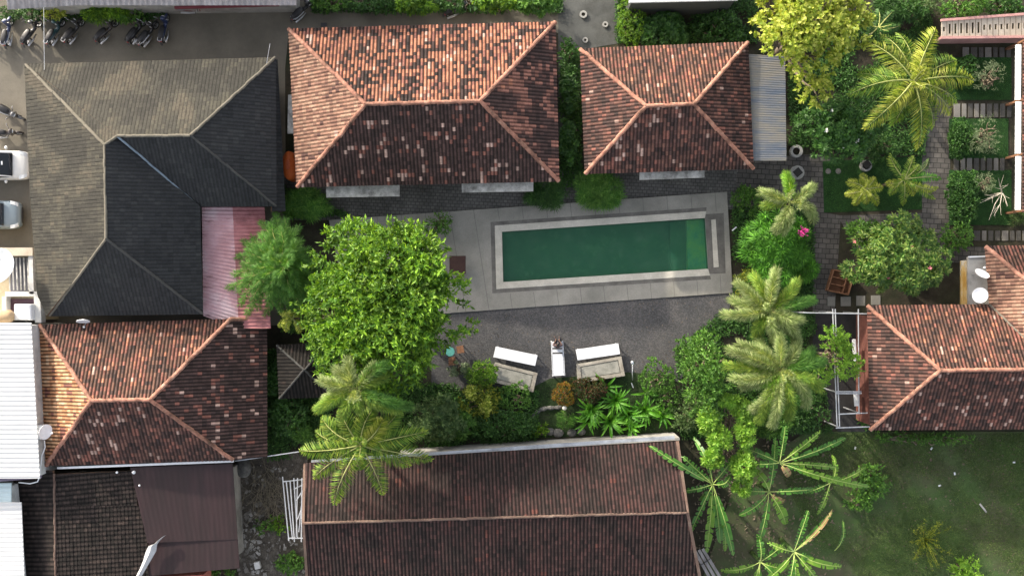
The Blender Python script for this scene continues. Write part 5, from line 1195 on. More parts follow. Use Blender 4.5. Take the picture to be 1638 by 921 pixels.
# person (sitting on the head end, facing north towards the pool, elbows forward)
M['skin'] = flat('skin', (.13,.068,.046), .55); M['shirt'] = flat('mauve_brown_shirt', (.10,.065,.07), .9); M['hair'] = flat('black_hair', (.008,.007,.007), .5); M['shorts'] = flat('dark_shorts', (.03,.03,.04), .9)
def skinned(name, verts, edges, rads, mat, parent, root_i=0, sub=2):
    me = bpy.data.meshes.new(name); me.from_pydata([tuple(v) for v in verts], edges, []); me.materials.append(mat)
    o = link(bpy.data.objects.new(name, me), parent); s_ = o.modifiers.new('skin', 'SKIN'); s_.use_smooth_shade = True
    sk = me.skin_vertices[0].data
    for i, r_ in enumerate(rads): sk[i].radius = (r_, r_) if not isinstance(r_, tuple) else r_; sk[i].use_root = (i == root_i)
    if sub: m_ = o.modifiers.new('sub', 'SUBSURF'); m_.levels = sub; m_.render_levels = sub
    return o
pp = P(891.5, 553, .4); per = thing('person', 'person with black hair and a mauve-brown shirt sitting on the slatted lounger', 'person', (pp.x, pp.y, 0))
V = [(0,-.02,.50),(0,0,.68),(0,.04,.88),(0,.06,.98),(0,.09,1.06),(0,.11,1.14)]; E = [(0,1),(1,2),(2,3),(3,4),(4,5)]; Rr = [(.15,.12),(.13,.10),(.15,.11),(.08,.07),(.05,.05),(.05,.05)]
for s_ in (-1, 1):
    n = len(V); V += [(.19*s_,.04,.93),(.26*s_,.08,.70),(.14*s_,.27,.62),(.10*s_,.33,.61)]; E += [(3,n),(n,n+1),(n+1,n+2),(n+2,n+3)]; Rr += [.055,.045,.034,.028]
    # five fingers, closed loosely over the knee
    for k, (dx, ln) in enumerate(((-.03,.07),(-.01,.085),(.01,.085),(.03,.07))):
        m_ = len(V); V += [(.10*s_+dx,.38,.605),(.10*s_+dx,.38+ln*.6,.585),(.10*s_+dx,.38+ln*.85,.555)]; E += [(n+3,m_),(m_,m_+1),(m_+1,m_+2)]; Rr += [.012,.009,.008]
    m_ = len(V); V += [(.10*s_-.045*s_,.34,.60),(.10*s_-.06*s_,.37,.58)]; E += [(n+3,m_),(m_,m_+1)]; Rr += [.012,.009]
    n = len(V); V += [(.10*s_,.06,.47),(.13*s_,.42,.50),(.13*s_,.44,.25),(.13*s_,.42,.07),(.14*s_,.56,.04)]; E += [(0,n),(n,n+1),(n+1,n+2),(n+2,n+3),(n+3,n+4)]; Rr += [.09,.065,.055,.035,.03]
body = skinned('body', V, E, Rr, M['skin'], per)
skinned('shirt', [(0,-.02,.50),(0,0,.68),(0,.04,.88),(0,.055,.965),(.19,.04,.93),(.25,.075,.78),(-.19,.04,.93),(-.25,.075,.78)], [(0,1),(1,2),(2,3),(3,4),(4,5),(3,6),(6,7)], [(.17,.14),(.15,.12),(.17,.13),(.10,.085),.075,.062,.075,.062], M['shirt'], per)
skinned('trousers', [(0,-.02,.47),(.10,.06,.475),(.13,.42,.50),(.13,.44,.25),(.13,.42,.11),(-.10,.06,.475),(-.13,.42,.50),(-.13,.44,.25),(-.13,.42,.11)], [(0,1),(1,2),(2,3),(3,4),(0,5),(5,6),(6,7),(7,8)], [(.16,.11),.10,.082,.07,.055,.10,.082,.07,.055], M['shorts'], per)
MB().ell((pp.x, pp.y+.13, 1.22), (.078,.098,.118), 16, 12, -1).ell((pp.x, pp.y+.232, 1.20), (.016,.022,.024), 8, 6, -1).ell((pp.x+.08, pp.y+.13, 1.21), (.012,.02,.032), 8, 6, -1).ell((pp.x-.08, pp.y+.13, 1.21), (.012,.02,.032), 8, 6, -1).build('head', M['skin'], per, smooth=True)
for s_ in (-1, 1): MB().ell((pp.x+.032*s_, pp.y+.218, 1.225), (.012,.010,.008), 8, 6, -1).build('eye', M['lens'], per, smooth=True)
MB().ell((pp.x, pp.y+.219, 1.158), (.026,.010,.007), 8, 6, -1).build('mouth', flat('lips', (.25,.08,.07)), per, smooth=True)
MB().ell((pp.x, pp.y+.115, 1.245), (.092,.108,.115), 16, 10, -.15).ell((pp.x, pp.y+.075, 1.20), (.086,.075,.12), 14, 10, -.9).build('hair', M['hair'], per, smooth=True)

M['stone_bench'] = surf('weathered_bench_stone', [(.3,(.20,.20,.175)),(.5,(.30,.295,.26)),(.7,(.38,.37,.32))], 1.8, .9, grime=.6, grime_col=(.10,.10,.08), gscale=1.3)
M['stone_edge'] = surf('weathered_bench_edge', [(.3,(.28,.26,.22)),(.7,(.44,.41,.35))], 2.5, .9, grime=.7, grime_col=(.12,.10,.08), gscale=1.3)
def stone_bench(label, pts):
    q_ = [P(u, v, .5) for u, v in pts]; c = sum(q_, Vector((0,0,0)))/4; root = thing('stone_bench', label, 'bench', (c.x, c.y, 0))
    MB().prism([p[:2] for p in q_][::-1] if False else [p[:2] for p in q_], 0, .44).build('base', M['stone_bench'], root)
    w_ = grow([q_[0][:2], q_[1][:2], q_[2][:2], q_[3][:2]], (-.16,-.22,-.20,-.22)); mb = MB()
    for i in range(4): j = (i+1) % 4; mb.prism([q_[i][:2], q_[j][:2], w_[j][:], w_[i][:]], .44, .52)
    mb.build('rim', M['stone_edge'], root, bevel=.01)
    MB().prism([p[:] for p in grow(w_, (-.05,-.05,-.05,-.05))], .44, .495).build('seat_slab', M['stone_bench'], root)
stone_bench('left weathered stone bench, overgrown by two bushes', [(792,580),(860,597),(853,627),(778,608)])
stone_bench('right weathered stone bench, its north-east corner next to the garden shower', [(922,583),(994,570),(1000,601),(925,612)])
# garden shower: thin white pole with a round head and a bent foot
c = P(1012,612); root = thing('garden_shower', 'thin white garden shower pole on the grass right of the stone bench', 'shower', (c.x, c.y, 0))
top = P(1012,580,2.1); MB().tube([P(1012,608,0), P(1011.5,596,1.2), top], [.03,.025,.025], 8).build('pole', M['white'], root, smooth=True)
MB().lathe((top.x, top.y, 2.08), [(0,.06),(.06,.05),(.13,.0),(.13,-.02),(0,-.02)], 14).build('shower_head', M['chrome'], root, smooth=True)
MB().beam(P(1010,612,.04), P(1013,620,.04), .05, .03).build('foot', M['white'], root)
# green round table and two chairs
c = P(721,561); root = thing('round_table', 'small round sea-green table under the east side of the biggest tree', 'table', (c.x, c.y, 0))
MB().lathe((c.x,c.y,.72), [(0,.02),(.26,.02),(.28,0),(.26,-.02),(0,-.02)], 24).build('table_top', flat('sea_green_paint', (.08,.30,.26)), root)
MB().tube([(c.x,c.y,0),(c.x,c.y,.7)], .03, 8).lathe((c.x,c.y,.0), [(0,.04),(.05,.04),(.2,0)], 14).build('pedestal', M['plastic'], root)
def chair(label, uv, rz):
    c = P(*uv); root = thing('garden_chair', label, 'chair', (0,0,0), 'chairs at the round green table')
    MB().box((0,0,.44), (.42,.42,.04)).build('seat', M['wood'], root)
    for sx_ in (-1,1):
        for sy_ in (-1,1): MB().box((.18*sx_,.18*sy_,.21), (.04,.04,.42)).build('leg', M['wood'], root)
    MB().box((0,.20,.72), (.42,.035,.10)).box((0,.20,.85), (.42,.035,.08)).box((-.19,.2,.66), (.035,.035,.42)).box((.19,.2,.66), (.035,.035,.42)).build('backrest', M['wood'], root)
    root.location = (c.x, c.y, 0); root.rotation_euler = (0,0,rz)
chair('brown wooden chair on the east side of the green round table', (737,558), R(-80)); chair('brown wooden chair on the south side of the green round table', (724,576), R(185))
# dark square table on the deck
c = P(733,424,ZD); root = thing('square_table', 'dark brown square table on the pool deck at the edge of the biggest tree', 'table', (c.x, c.y, ZD))
MB().box((c.x,c.y,.82), (.95,1.05,.04)).build('table_top', M['wood_dark'], root)
for sx_ in (-1,1):
    for sy_ in (-1,1): MB().box((c.x+.42*sx_,c.y+.47*sy_,.45), (.06,.06,.70)).build('leg', M['wood_dark'], root)
# open wooden shelf lying by the glossy-leaved tree
a, b_, c_, d_ = P(1334,431,.45), P(1366,440,.45), P(1357,471,.45), P(1324,464,.45); cc = (a+b_+c_+d_)/4
root = thing('wooden_shelf', 'open brown wooden shelf unit standing north of the stepping stones', 'shelf', (cc.x, cc.y, 0)); mb = MB()
for p_, q_ in ((a,b_),(b_,c_),(c_,d_),(d_,a)): mb.beam(p_-Vector((0,0,.2)), q_-Vector((0,0,.2)), .06, .45)
mb.build('frame', M['wood'], root); MB().beam(a.lerp(b_,.72)-Vector((0,0,.2)), d_.lerp(c_,.72)-Vector((0,0,.2)), .05, .38).build('divider', M['wood'], root)
for f in (.33,.66): MB().beam(a.lerp(d_,f)-Vector((0,0,.2)), a.lerp(d_,f).lerp(b_.lerp(c_,f),.72)-Vector((0,0,.2)), .05, .38).build('divider', M['wood'], root)
MB().prism([p[:2] for p in (a,b_,c_,d_)], .02, .06).build('back_panel', M['wood'], root)
# stepping stones
M['step'] = surf('pale_stepping_stone', [(.3,(.18,.18,.165)),(.7,(.27,.265,.245))], 2.5, .9, grime=.4)
def stone(label, pts, z=.05, mat='step', name='stepping_stone', group='pale square stepping stones'):
    q_ = [P(u, v, z) for u, v in pts]; c = sum(q_, Vector((0,0,0)))/len(q_); o = MB().prism([p[:2] for p in q_], .0, z).build(name, M[mat], None, loc=(c.x, c.y, 0), bevel=.008); tag(o, label, 'stepping stone', group)
for (u, v, w_, h_, l) in ((1330,482,12,15,'narrow stepping stone nearest the foxtail palms, leftmost in the row'),(1353,482,16,15,'wide stepping stone just below the wooden shelf'),(1377,481,14,16,'stepping stone third in the row, left of the L-shaped house corner'),(1401,480,15,15,'rightmost stepping stone, tucked under the glossy-leaved tree')):
    stone(l, [(u-w_/2,v-h_/2),(u+w_/2,v-h_/2),(u+w_/2,v+h_/2),(u-w_/2,v+h_/2)])
rs = random.Random(11)
M['slate'] = surf('slab_dark', [(.3,(.06,.058,.055)),(.7,(.12,.115,.105))], 2, .9, grime=.5); M['slate2'] = surf('slab_light', [(.3,(.16,.15,.14)),(.7,(.26,.25,.23))], 2, .9, grime=.5)
for row, (v0, u0, u1, h_) in enumerate(((84,1540,1618,16),(177,1526,1616,22),(263,1526,1610,20),(377,1548,1638,16))):
    nm = ('northernmost','second','third','southernmost')[row]; u = u0
    while u < u1:
        w_ = rs.choice([9,9,10,12]); dk_ = rs.random() < .6
        stone('dark or pale stone slab laid across the %s garden path at the right' % nm, [(u,v0-h_/2),(u+w_-2,v0-h_/2),(u+w_-2,v0+h_/2),(u,v0+h_/2)], .05, 'slate' if dk_ else 'slate2', 'path_slab', 'stone slabs of the %s garden path' % nm); u += w_+1
for (u, v, l) in ((1325,274,'pale round stepping stone on the turf patch, left of its twin'),(1341,274,'pale round stepping stone on the turf patch, right of its twin')):
    stone(l, [(u+4.5*math.cos(-a*.52), v+4.5*math.sin(-a*.52)) for a in range(12)][::-1] if False else [(u+4.5*math.cos(a*.5236), v+4.5*math.sin(a*.5236)) for a in range(12)], .04, 'slate2', group=None)
# white rings round drains and planted holes
M['ring'] = surf('pale_concrete_ring', [(.3,(.26,.26,.25)),(.7,(.42,.42,.40))], 3, .9, grime=.3)
def ringo(label, uv, r_, hole, h=.12, name='concrete_ring', cat='ring', core='soil'):
    c = P(*uv); root = thing(name, label, cat, (c.x, c.y, 0)); k = mpp()
    MB().lathe((c.x,c.y,0), [(r_*k,0),(r_*k,h),(hole*k,h),(hole*k,.02)], 24).build('rim', M['ring'], root)
    MB().lathe((c.x,c.y,0), [(hole*k,h*.4),(0,h*.5)], 16).build('core', M[core] if core in M else LM[core], root); return root
ringo('larger pale ring on the grey court, northernmost of three', (933,24), 6, 3)
ringo('pale ring on the grey court, easternmost of three', (968,40), 4.6, 2)
ringo('pale ring on the grey court, southernmost of three by the small house', (936,65), 4.4, 2)
o_ = ringo('round pale stone planter with a dark square hole south-east of the awning', (1273,277), 11, 5.5, .35, 'stone_planter', 'planter'); c = P(1273,277)
MB().box((c.x,c.y,.30), (.42,.42,.3), R(40)).build('pot', M['tyre'], o_)
ringo('dull stone planter at the south-east corner of the awning', (1272,243), 10, 6, .3, 'stone_planter', 'planter')
o_ = ringo('brown stone planter at the south edge of the frangipani tree', (1383,266), 9, 6, .3, 'stone_planter', 'planter'); c = P(1383,264); MB().box((c.x,c.y,.28), (.4,.4,.25), R(35)).build('pot', M['tyre'], o_)
# pond edging and globe lamp
M['rock'] = surf('grey_rock', [(.3,(.06,.06,.06)),(.5,(.12,.12,.115)),(.7,(.22,.215,.20))], 2.2, .9, bstr=.8, bscale=8)
root = thing('pond_edging', 'curved grey stone edging of the small pond below the orange ball bush', 'pond edging', P(870,665)); k_ = 0
path_ = [(850,685),(851,672),(855,662),(864,655),(875,652),(887,652),(898,651)]
for (p_, q_) in zip(path_[:-1], path_[1:]):
    a, b_ = P(*p_, .06), P(*q_, .06); MB().tube([a, a.lerp(b_,.5)+Vector((0,0,.04)), b_], [.10,.14,.10], 7).build('stone', M['rock'], root)
for (u, v, r_) in ((880,690,.3),(893,692,.34),(915,692,.3),(930,690,.28)): MB().ell(P(u,v,.08), (r_,r_*.8,.2), 9, 5, -.3).build('stone', M['rock'], root)
tag(MB().sheet([P(u,v,.03) for u,v in ((854,684),(855,668),(864,658),(878,656),(900,655),(935,658),(940,684))][::-1] if _cw([(854,684),(855,668),(864,658),(878,656),(900,655),(935,658),(940,684)]) is False else [P(u,v,.03) for u,v in ((854,684),(855,668),(864,658),(878,656),(900,655),(935,658),(940,684))][::-1]).build('pond_water', flat('dark_pond_water', (.02,.02,.012), .15)), kind='structure')
c = P(902,650); root = thing('globe_lamp', 'white globe garden lamp beside the orange ball bush', 'lamp', (c.x, c.y, 0)); MB().tube([(c.x,c.y,0),(c.x,c.y,.55)], .03, 8).build('post', M['plastic'], root); MB().ell((c.x,c.y,.68), (.14,.14,.14), 16, 10, -1).build('globe', flat('cream_globe', (.75,.73,.62), .3), root, smooth=True)
c = P(1175,365); root = thing('garden_spotlight', 'tiny white garden spotlight on the east edge of the pool deck', 'lamp', (c.x,c.y,0)); MB().beam(P(1171,369,.25), P(1178,363,.3), .07, .07).build('head', M['white'], root); MB().tube([(c.x,c.y,0),(c.x,c.y,.25)], .02, 6).build('stake', M['plastic'], root)

# ---------------------------------------------------------------- satellite dishes
M['dish_grey'] = surf('pale_grey_dish_mesh', [(.3,(.34,.37,.40)),(.7,(.44,.47,.50))], 2, .6)
def dish(label, uv, z, r_, az, el, mat='white', base=0.0, cat='satellite dish'):
    c = P(*uv, z); root = thing('satellite_dish', label, cat, (c.x, c.y, base))
    d = Vector((math.cos(az)*math.cos(el), math.sin(az)*math.cos(el), math.sin(el))); Mx = d.to_track_quat('Z','Y').to_matrix()
    prof = [(r_*f, .22*r_*(f*f)) for f in np.linspace(0.001,1,8)] + [(r_*1.02,.22*r_), (r_*1.0,.19*r_)] + [(r_*f, .22*r_*(f*f)-.03) for f in np.linspace(.98,0.001,6)]
    MB().lathe(c, prof, 32, Mx).build('reflector', M[mat], root, smooth=True)
    x = Mx @ Vector((0,-1,0)); tip = c + d*r_*1.0 + x*r_*.35; MB().tube([c + x*r_*.95+d*.1, tip], .018, 6).build('arm', M['chrome'], root)
    MB().ell(tip, (.06,.06,.07), 10, 6, -1).build('receiver', M['white'], root, smooth=True)
    MB().tube([(c.x,c.y,base), c-d*.05], .035, 8).build('mast', M['chrome'], root); return root
dish('upper tilted oval-looking satellite dish on the L-shaped house canopy', (1570,439), 3.6, .40, R(75), R(38), base=2.5)
dish('lower face-up round satellite dish on the L-shaped house canopy', (1567,472), 3.6, .42, R(200), R(80), base=2.5)
dish('very large pale satellite dish at the left edge above the balcony', (-2,427), 4.5, 1.0, R(110), R(74), 'dish_grey', base=3.0)
dish('small dish seen edge-on at the south eave of the grey roof', (133,512), 3.8, .36, R(-85), R(15), base=3.0)
dish('crumpled white dish on the west eave of the lower-left house', (71,690), 4.4, .42, R(-10), R(25), base=3.6)

# balcony building at the left edge
bl = thing('balcony_building', 'cream balcony building with white railings below the silver blue car', 'building', (P(25,460).x, P(25,460).y, 0))
M['cream'] = surf('cream_paint', [(.3,(.46,.38,.25)),(.7,(.56,.48,.34))], 1.5, grime=.3)
MB().prism([P(-160,398,2.6)[:2], P(50,398,2.6)[:2], P(60,512,2.6)[:2], P(-160,512,2.6)[:2]][::-1], 0, 2.55).build('wall', M['cream'], bl)
MB().prism([P(-160,396,3.2)[:2], P(52,396,3.2)[:2], P(52,409,3.2)[:2], P(-160,409,3.2)[:2]][::-1], 2.56, 3.2).build('parapet', surf('pinkish_parapet', [(.3,(.45,.38,.30)),(.7,(.58,.52,.42))], 1.5), bl)
for q_ in ([(45,409),(52,409),(54,470),(47,470)], [(8,466),(64,466),(64,474),(8,474)], [(54,474),(64,474),(66,516),(56,516)], [(3,474),(10,474),(10,500),(3,500)]):
    MB().prism([P(u,v,3.1)[:2] for u,v in q_][::-1], 2.56, 3.1).build('railing_wall', M['white_wall'], bl)
mb = MB()
for i in range(6): mb.beam(P(14+i*6,412,2.9), P(16+i*6,464,2.9), .07, .05)
mb.build('balcony_bars', M['slab_white'], bl)
MB().prism([P(16,470,2.7)[:2], P(45,470,2.7)[:2], P(45,412,2.7)[:2], P(16,412,2.7)[:2]], 2.56, 2.62).build('balcony_floor', flat('dark_balcony_floor', (.10,.10,.12)), bl)
MB().prism([P(12,478,2.7)[:2], P(54,478,2.7)[:2], P(56,500,2.7)[:2], P(12,500,2.7)[:2]][::-1], 2.56, 2.63).build('balcony_floor', flat('maroon_floor', (.10,.05,.07)), bl)
c = P(40,499,3.2); tk = MB().loft([[c+Vector((x*s_, y*s_, z)) for x, y in ((-.5,-.45),(.5,-.45),(.5,.45),(-.5,.45))] for z, s_ in ((-.55,1),(.2,1.0),(.3,.9))]).build('water_tank', M['white'], None, loc=(c.x, c.y, 2.65), bevel=.05); tag(tk, 'square white tank on the balcony just above the white roof', 'tank')
c = P(4,506,3.6); o = MB().tube([c+Vector((-1.2,0,0)), c+Vector((.45,0,0)), c+Vector((.6,0,0))], [.36,.36,.22], 20).build('water_heater', surf('tan_tank', [(.3,(.50,.36,.22)),(.7,(.62,.47,.30))], 2), None, loc=(c.x, c.y, 3.2), smooth=True); tag(o, 'tan horizontal cylinder tank at the left edge above the white roof', 'tank')
# orange container between the grey roof and the largest roof
c = P(461,264,1.8); root = thing('water_tank', 'orange oval water tank wedged at the west side of the largest tiled house', 'tank', (0,0,0))
MB().lathe((0,0,0), [(.02,1.95),(.3,1.9),(.48,1.7),(.5,1.2),(.48,1.1),(.5,1.0),(.5,.5),(.46,.45)], 20).build('tank_body', surf('orange_plastic', [(.3,(.50,.09,.02)),(.7,(.62,.14,.03))], 2, .45), root, smooth=True)
MB().lathe((0,0,0), [(.02,2.02),(.16,2.0),(.17,1.94)], 14).build('lid', flat('orange_lid', (.5,.1,.03)), root)
for s_ in ((-.3,-.3),(.3,-.3),(.3,.3),(-.3,.3)): MB().box((s_[0],s_[1],.22), (.08,.08,.44)).build('stand_leg', M['plastic'], root)
root.scale = (.8, 1.7, 1); root.location = (c.x, c.y, 0)
# metal pipe frame (unfinished pergola) beside the L-shaped house
M['galv'] = flat('galvanised_pipe', (.50,.52,.55), .4, .5)
pf = thing('pipe_frame', 'silver metal pipe frame of an uncovered pergola beside the L-shaped house', 'pergola', (P(1350,590).x, P(1350,590).y, 0)); zf = 2.6
for a, b_ in (((1285,500),(1392,502)),((1332,494),(1339,682)),((1336,494),(1343,682)),((1373,494),(1374,660)),((1336,626),(1378,626)),((1336,629),(1378,629)),((1341,662),(1388,660)),((1337,684),(1392,682))):
    MB().tube([P(*a,zf), P(*b_,zf)], .035, 8).build('pipe', M['galv'], pf)
for u, v in ((1333,500),(1374,501),(1338,627),(1342,683),(1374,660),(1287,500)):
    p_ = P(u,v,zf); MB().tube([(p_.x,p_.y,0), p_], .04, 8).build('post', M['galv'], pf)
for i, (u, v, w_, h_) in enumerate(((1367,560,.2,1.25),(1369,628+10,.22,.8))):
    c = P(u,v,1.7); o = MB().box(c, (w_,h_,.05), R(4)).box(c+Vector((.09,0,-.2)), (.03,h_,.36), R(4)).build('hanging_cloth', M['white'], None, loc=(c.x,c.y,1.5)); tag(o, ('long narrow white cloth hung inside the metal pipe frame','short narrow white cloth hung at the south end of the metal pipe frame')[i], 'cloth')
tag(ground('terrace_floor', [(1300,500),(1392,500),(1394,690),(1340,690),(1300,600)], surf('dark_wet_floor', [(.3,(.015,.015,.016)),(.7,(.035,.034,.034))], 1.5, .6)), kind='structure')
tag(MB().box(P(1383,590,1.3), (.12,6.2,2.5)).build('brick_screen', surf('reddish_screen_wall', [(.3,(.10,.04,.035)),(.7,(.2,.08,.06))], 2), None, loc=P(1383,590)), 'reddish brown screen wall under the west eave of the L-shaped house', 'wall')

# stacked white metal frame beside the shed
fr = thing('white_frame_stack', 'white painted ladder-like metal frame leaning on the west end of the long shed', 'metal frame', (P(470,810).x, P(470,810).y, 0))
for i, (a, b_) in enumerate((((452,762),(462,864)),((458,770),(468,862)),((464,768),(471,866)),((470,764),(476,860)),((476,764),(474,858)),((483,764),(482,866)),((487,764),(478,850)),((452,770),(487,766)),((462,860),(488,860)),((470,782),(486,774)),((474,800),(487,780)),((476,830),(487,800)))):
    MB().tube([P(*a,.9+.06*(i%3)), P(*b_,.75+.06*(i%3))], .035, 7).build('rail', M['white'], fr)
for u, v in ((452,764),(487,764),(462,862),(487,862)): MB().tube([P(u,v,0), P(u,v,.9)], .03, 6).build('leg', M['white'], fr)
# rubble in the narrow yard
tag(ground('rubble_yard', [(374,735),(492,720),(492,985),(384,985)], surf('rubble_soil', [(.3,(.04,.035,.028)),(.5,(.085,.075,.062)),(.7,(.16,.145,.12))], 1.6, .95, bstr=1, bscale=7, fine=.5)), kind='structure')
mb = MB(); rr_ = random.Random(5)
for i in range(420):
    u, v = rr_.uniform(382,488), rr_.uniform(742,921)
    if 452 < u and 760 < v < 865 and rr_.random() < .8: continue
    if rr_.random() < .5: u = rr_.gauss(400, 13); v = rr_.uniform(820,918)
    c = P(u, v, rr_.uniform(.02,.12)); a = rr_.uniform(0,6.28); s_ = rr_.uniform(.05,.24)
    mb.box(c, (s_, s_*rr_.uniform(.3,.9), s_*.3), M=Matrix.Rotation(a,3,'Z') @ Matrix.Rotation(rr_.uniform(-.4,.4),3,'X'))
o = mb.build('rubble', surf('broken_masonry', [(.3,(.08,.07,.06)),(.5,(.2,.19,.17)),(.66,(.42,.41,.39))], .9, .9, fine=.4)); tag(o, 'broken masonry and scraps littering the narrow yard beside the maroon roof', 'rubble', kind='stuff')
mb = MB()
for i in range(150):
    c = P(rr_.gauss(428,16), rr_.gauss(790,24), rr_.uniform(.1,.5)); a = rr_.gauss(1.6,.7); l_ = rr_.uniform(.4,1.5); d = Vector((math.cos(a),math.sin(a),rr_.uniform(-.15,.15)))*l_
    mb.tube([c-d/2, c+Vector((rr_.uniform(-.15,.15),0,.06)), c+d/2], [.014,.012,.005], 4)
o = mb.build('brushwood', surf('dry_brushwood', [(.3,(.13,.11,.08)),(.7,(.25,.22,.16))], 3)); tag(o, 'heap of dry cut branches in the narrow yard beside the maroon roof', 'brushwood', kind='stuff')
c = P(401,738,.35); o = MB().box(P(412,903,.15), (.32,.42,.3), R(12)).build('scrap_box', M['white_wall'], None, loc=P(412,903), bevel=.02); tag(o, 'dirty white scrap box among the rubble near the bottom edge', 'box')
c = P(389,748,.3); o = MB().ell(c, (.5,.6,.35), 14, 7, -.6).build('boulder', M['rock'], None, loc=(c.x,c.y,0), smooth=True); tag(o, 'rounded grey boulder at the south-east corner of the lower-left house', 'boulder')
o = MB().beam(P(376,737,2.2), P(478,722,2.2), .05, .05).build('wire_pole', M['galv'], None, loc=P(428,729)); tag(o, 'thin grey pipe running from the lower-left house towards the long shed', 'pipe')
# planks bottom, right of the shed
root = thing('corrugated_offcut', 'grey corrugated sheet offcuts leaning at the south-east corner of the long shed', 'metal sheet', (P(1130,905).x, P(1130,905).y, 0))
for i in range(3):
    MB().beam(P(1112+i*6,881-i*2,.9), P(1140+i*7,932-i*3,.9), .17, .03).build('sheet', M['asb'], root)
MB().beam(P(1110,911,.95), P(1136,893,.95), .03, .03).build('strap', M['plastic'], root)
for u, v in ((1116,890),(1140,918)): MB().box(P(u,v,.44), (.1,.1,.88)).build('support', M['wood_dark'], root)
# crumpled sheet on the brown roof
pts = [(262,857),(256,862),(250,868),(244,872),(241,882),(236,894),(230,906),(222,921),(214,930)]
V = []
for i, (u, v) in enumerate(pts):
    w_ = (.10,.10,.12,.24,.30,.24,.20,.18,.16)[i]; p_ = P(u,v,3.05); V += [p_+Vector((-w_,-.05,0)), p_+Vector((0,.02,.14+.05*(i%2))), p_+Vector((w_,.05,0))]
root = MB().add(V, [f for i in range(len(pts)-1) for f in ((3*i,3*i+3,3*i+4,3*i+1),(3*i+1,3*i+4,3*i+5,3*i+2))]).add([p-Vector((0,0,.05)) for p in V], [f for i in range(len(pts)-1) for f in ((3*i,3*i+1,3*i+4,3*i+3),(3*i+1,3*i+2,3*i+5,3*i+4))]).build('plastic_sheet', surf('grey_white_plastic', [(.3,(.36,.37,.38)),(.7,(.55,.56,.57))], 3, .4), None, loc=(P(240,880).x, P(240,880).y, 3)); tag(root, 'crumpled grey-white plastic sheet lying between the brown tiles and the maroon roof', 'plastic sheet')
for (u, v, s_, l) in ((214,755,.10,'larger white roof light dot at the top corner of the maroon roof'),(187,755,.07,'small white lamp on the north edge of the dark brown tiles'),(223,776,.06,'tiny white lamp lower on the maroon roof edge')):
    c = P(u,v,3.15); o = MB().ell(c, (s_,s_,s_), 12, 8, -1).build('bulb_lamp', M['white'], None, loc=c, smooth=True); tag(o, l, 'lamp')
# white cable beside the white roof
cb = MB().tube([P(71,704,3.9), P(72,715,3.9), P(67,728,3.9), P(65,745,3.9), P(64,760,3.9), P(60,770,3.85), P(48,773,3.8), P(30,771,3.8)], .035, 6).build('cable', M['white'], None, loc=P(64,740,3.6), smooth=True); tag(cb, 'white cable snaking down from the crumpled dish past the white roof corner', 'cable')

# pink balustrade, top right
root = thing('balustrade', 'pink and beige concrete balustrade with slotted panels at the top right', 'balustrade', (P(1575,46).x, P(1575,46).y, 0))
M['pink_rail'] = surf('pink_concrete', [(.3,(.38,.20,.19)),(.7,(.5,.29,.27))], 2); M['beige'] = surf('beige_panel', [(.3,(.50,.42,.33)),(.7,(.62,.54,.44))], 2, grime=.3)
def lr(u, f, z): # point on the sloping screen between bottom (f=0) and top (f=1)
    vb = 61 - (u-1505)*.012; vt = 33 - (u-1505)*.075; return P(u, vb+(vt-vb)*f, z)
MB().beam(lr(1505,0,1.5), lr(1660,0,1.5), .14, .14).build('rail', M['pink_rail'], root); MB().beam(lr(1505,1,1.75), lr(1660,1,1.75), .14, .14).build('rail', M['pink_rail'], root)
for i in range(17):
    u = 1506+i*9.2; a, b_, c_, d_ = lr(u,.04,1.5), lr(u+8.2,.04,1.5), lr(u+8.2,.95,1.72), lr(u,.95,1.72); sp_ = MB()
    l_ = .2 if i in (1,2,3,4,5,6) else .36; sw = .30
    def pt(s_, t_): return a.lerp(b_, s_).lerp(d_.lerp(c_, s_), t_)
    for q_ in ([(0,0),(sw,0),(sw,1),(0,1)], [(1-sw,0),(1,0),(1,1),(1-sw,1)], [(sw,0),(1-sw,0),(1-sw,l_),(sw,l_)], [(sw,1-l_),(1-sw,1-l_),(1-sw,1),(sw,1)]): sp_.slab([pt(*x) for x in q_], -.05, 0)
    sp_.build('panel', M['beige'], root)
MB().prism([lr(1508,0,1.4)[:2], lr(1660,0,1.4)[:2], lr(1660,.15,1.4)[:2], lr(1508,.15,1.4)[:2]], 0, 1.42).build('wall', M['pink_rail'], root)
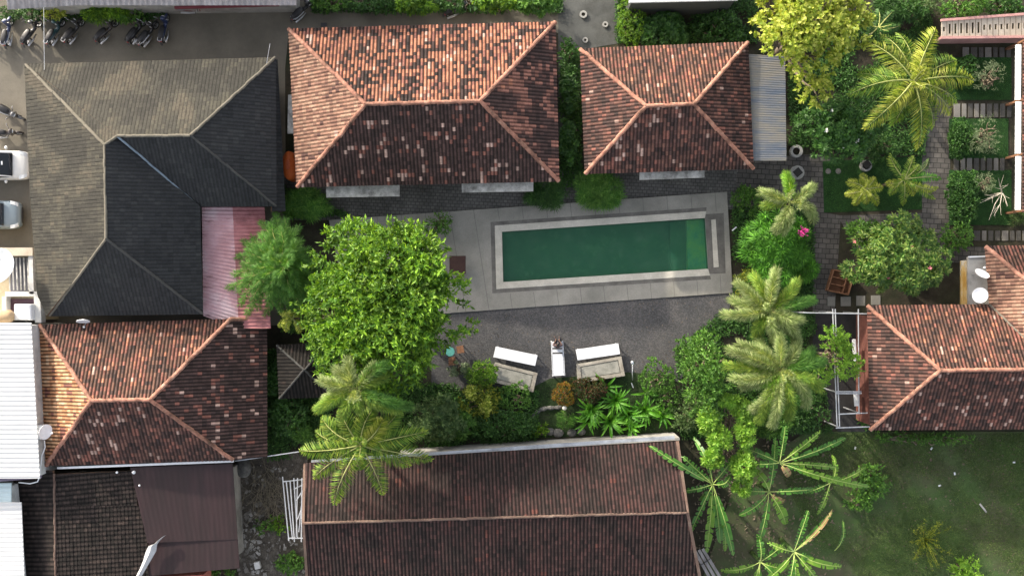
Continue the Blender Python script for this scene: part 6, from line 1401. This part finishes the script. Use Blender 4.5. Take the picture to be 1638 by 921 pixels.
# right edge: white-topped veranda beams with brown posts
root = thing('veranda', 'white capped veranda wall with brown posts along the right edge', 'veranda', (P(1640,200).x, P(1640,200).y, 0))
for v0, v1 in ((72,160),(163,246),(250,336)): MB().beam(P(1629,v0,2.7), P(1628,v1,2.7), .28, .12).build('beam', M['white'], root)
for v0 in (161.5, 248, 338, 70): MB().box(P(1630,v0,1.36), (.24,.12,2.74)).build('post', M['wood'], root)
slope('roof_slope', [P(1636,66,2.9), P(1635,340,2.9), P(1720,340,3.9), P(1720,66,3.9)][::-1], M['tile_rust'], root, eave=(2,3))
# grey bottle/scrap on the lawn
o = MB().beam(P(1567,805,.05), P(1578,819,.05), .1, .05).build('plank', M['slab_white'], None, loc=P(1572,812)); tag(o, 'short pale plank lying on the lawn at the lower right', 'plank')
for i, (u, v) in enumerate(((1622,739),(1503,776),(1490,717),(1368,716),(1527,757))):
    o = MB().box(P(u,v,.03), (.16,.09,.03), R(25*i)).build('paper_scrap', M['white'], None, loc=P(u,v)); tag(o, ('white paper scrap on the lawn nearest the right edge','white paper scrap lowest on the lawn','white paper scrap nearest the south eave of the L-shaped house','white paper scrap on the lawn nearest the metal pipe frame','white paper scrap in the middle of the bare lawn patch')[i], 'scrap', 'white paper scraps on the lawn')
o = MB().box(P(518,40,.03), (.35,.22,.05)).build('drain_cover', M['plastic'], None, loc=P(518,40)); tag(o, 'black square drain cover just north of the largest tiled roof', 'drain cover')
# dead frond and litter in the palms
for (a, b_, l) in (((1325,540),(1352,562),'fallen pale brown frond stalk caught between the foxtail palms and pipe frame'),):
    root = thing('dead_frond', l, 'dead leaf', P(*a, 2.7)); frond(root, P(*a,2.9), P(*b_,2.7), .2, M['dead'], .25, 16, lw=.03, name='blade')
# overhead wires to the grey roof
for i, (a, b_, z0, z1) in enumerate((((70,12),(71,112),4.0,3.9),((432,70),(426,105),4.2,3.9))):
    o = MB().tube([P(*a,z0), P(*b_,z1)], .012, 5).build('wire', M['galv'], None, loc=P(*a,z0)); tag(o, ('thin wire over the west end of the motorbike row to the grey roof','thin wire at the north-east corner of the grey roof')[i], 'wire')
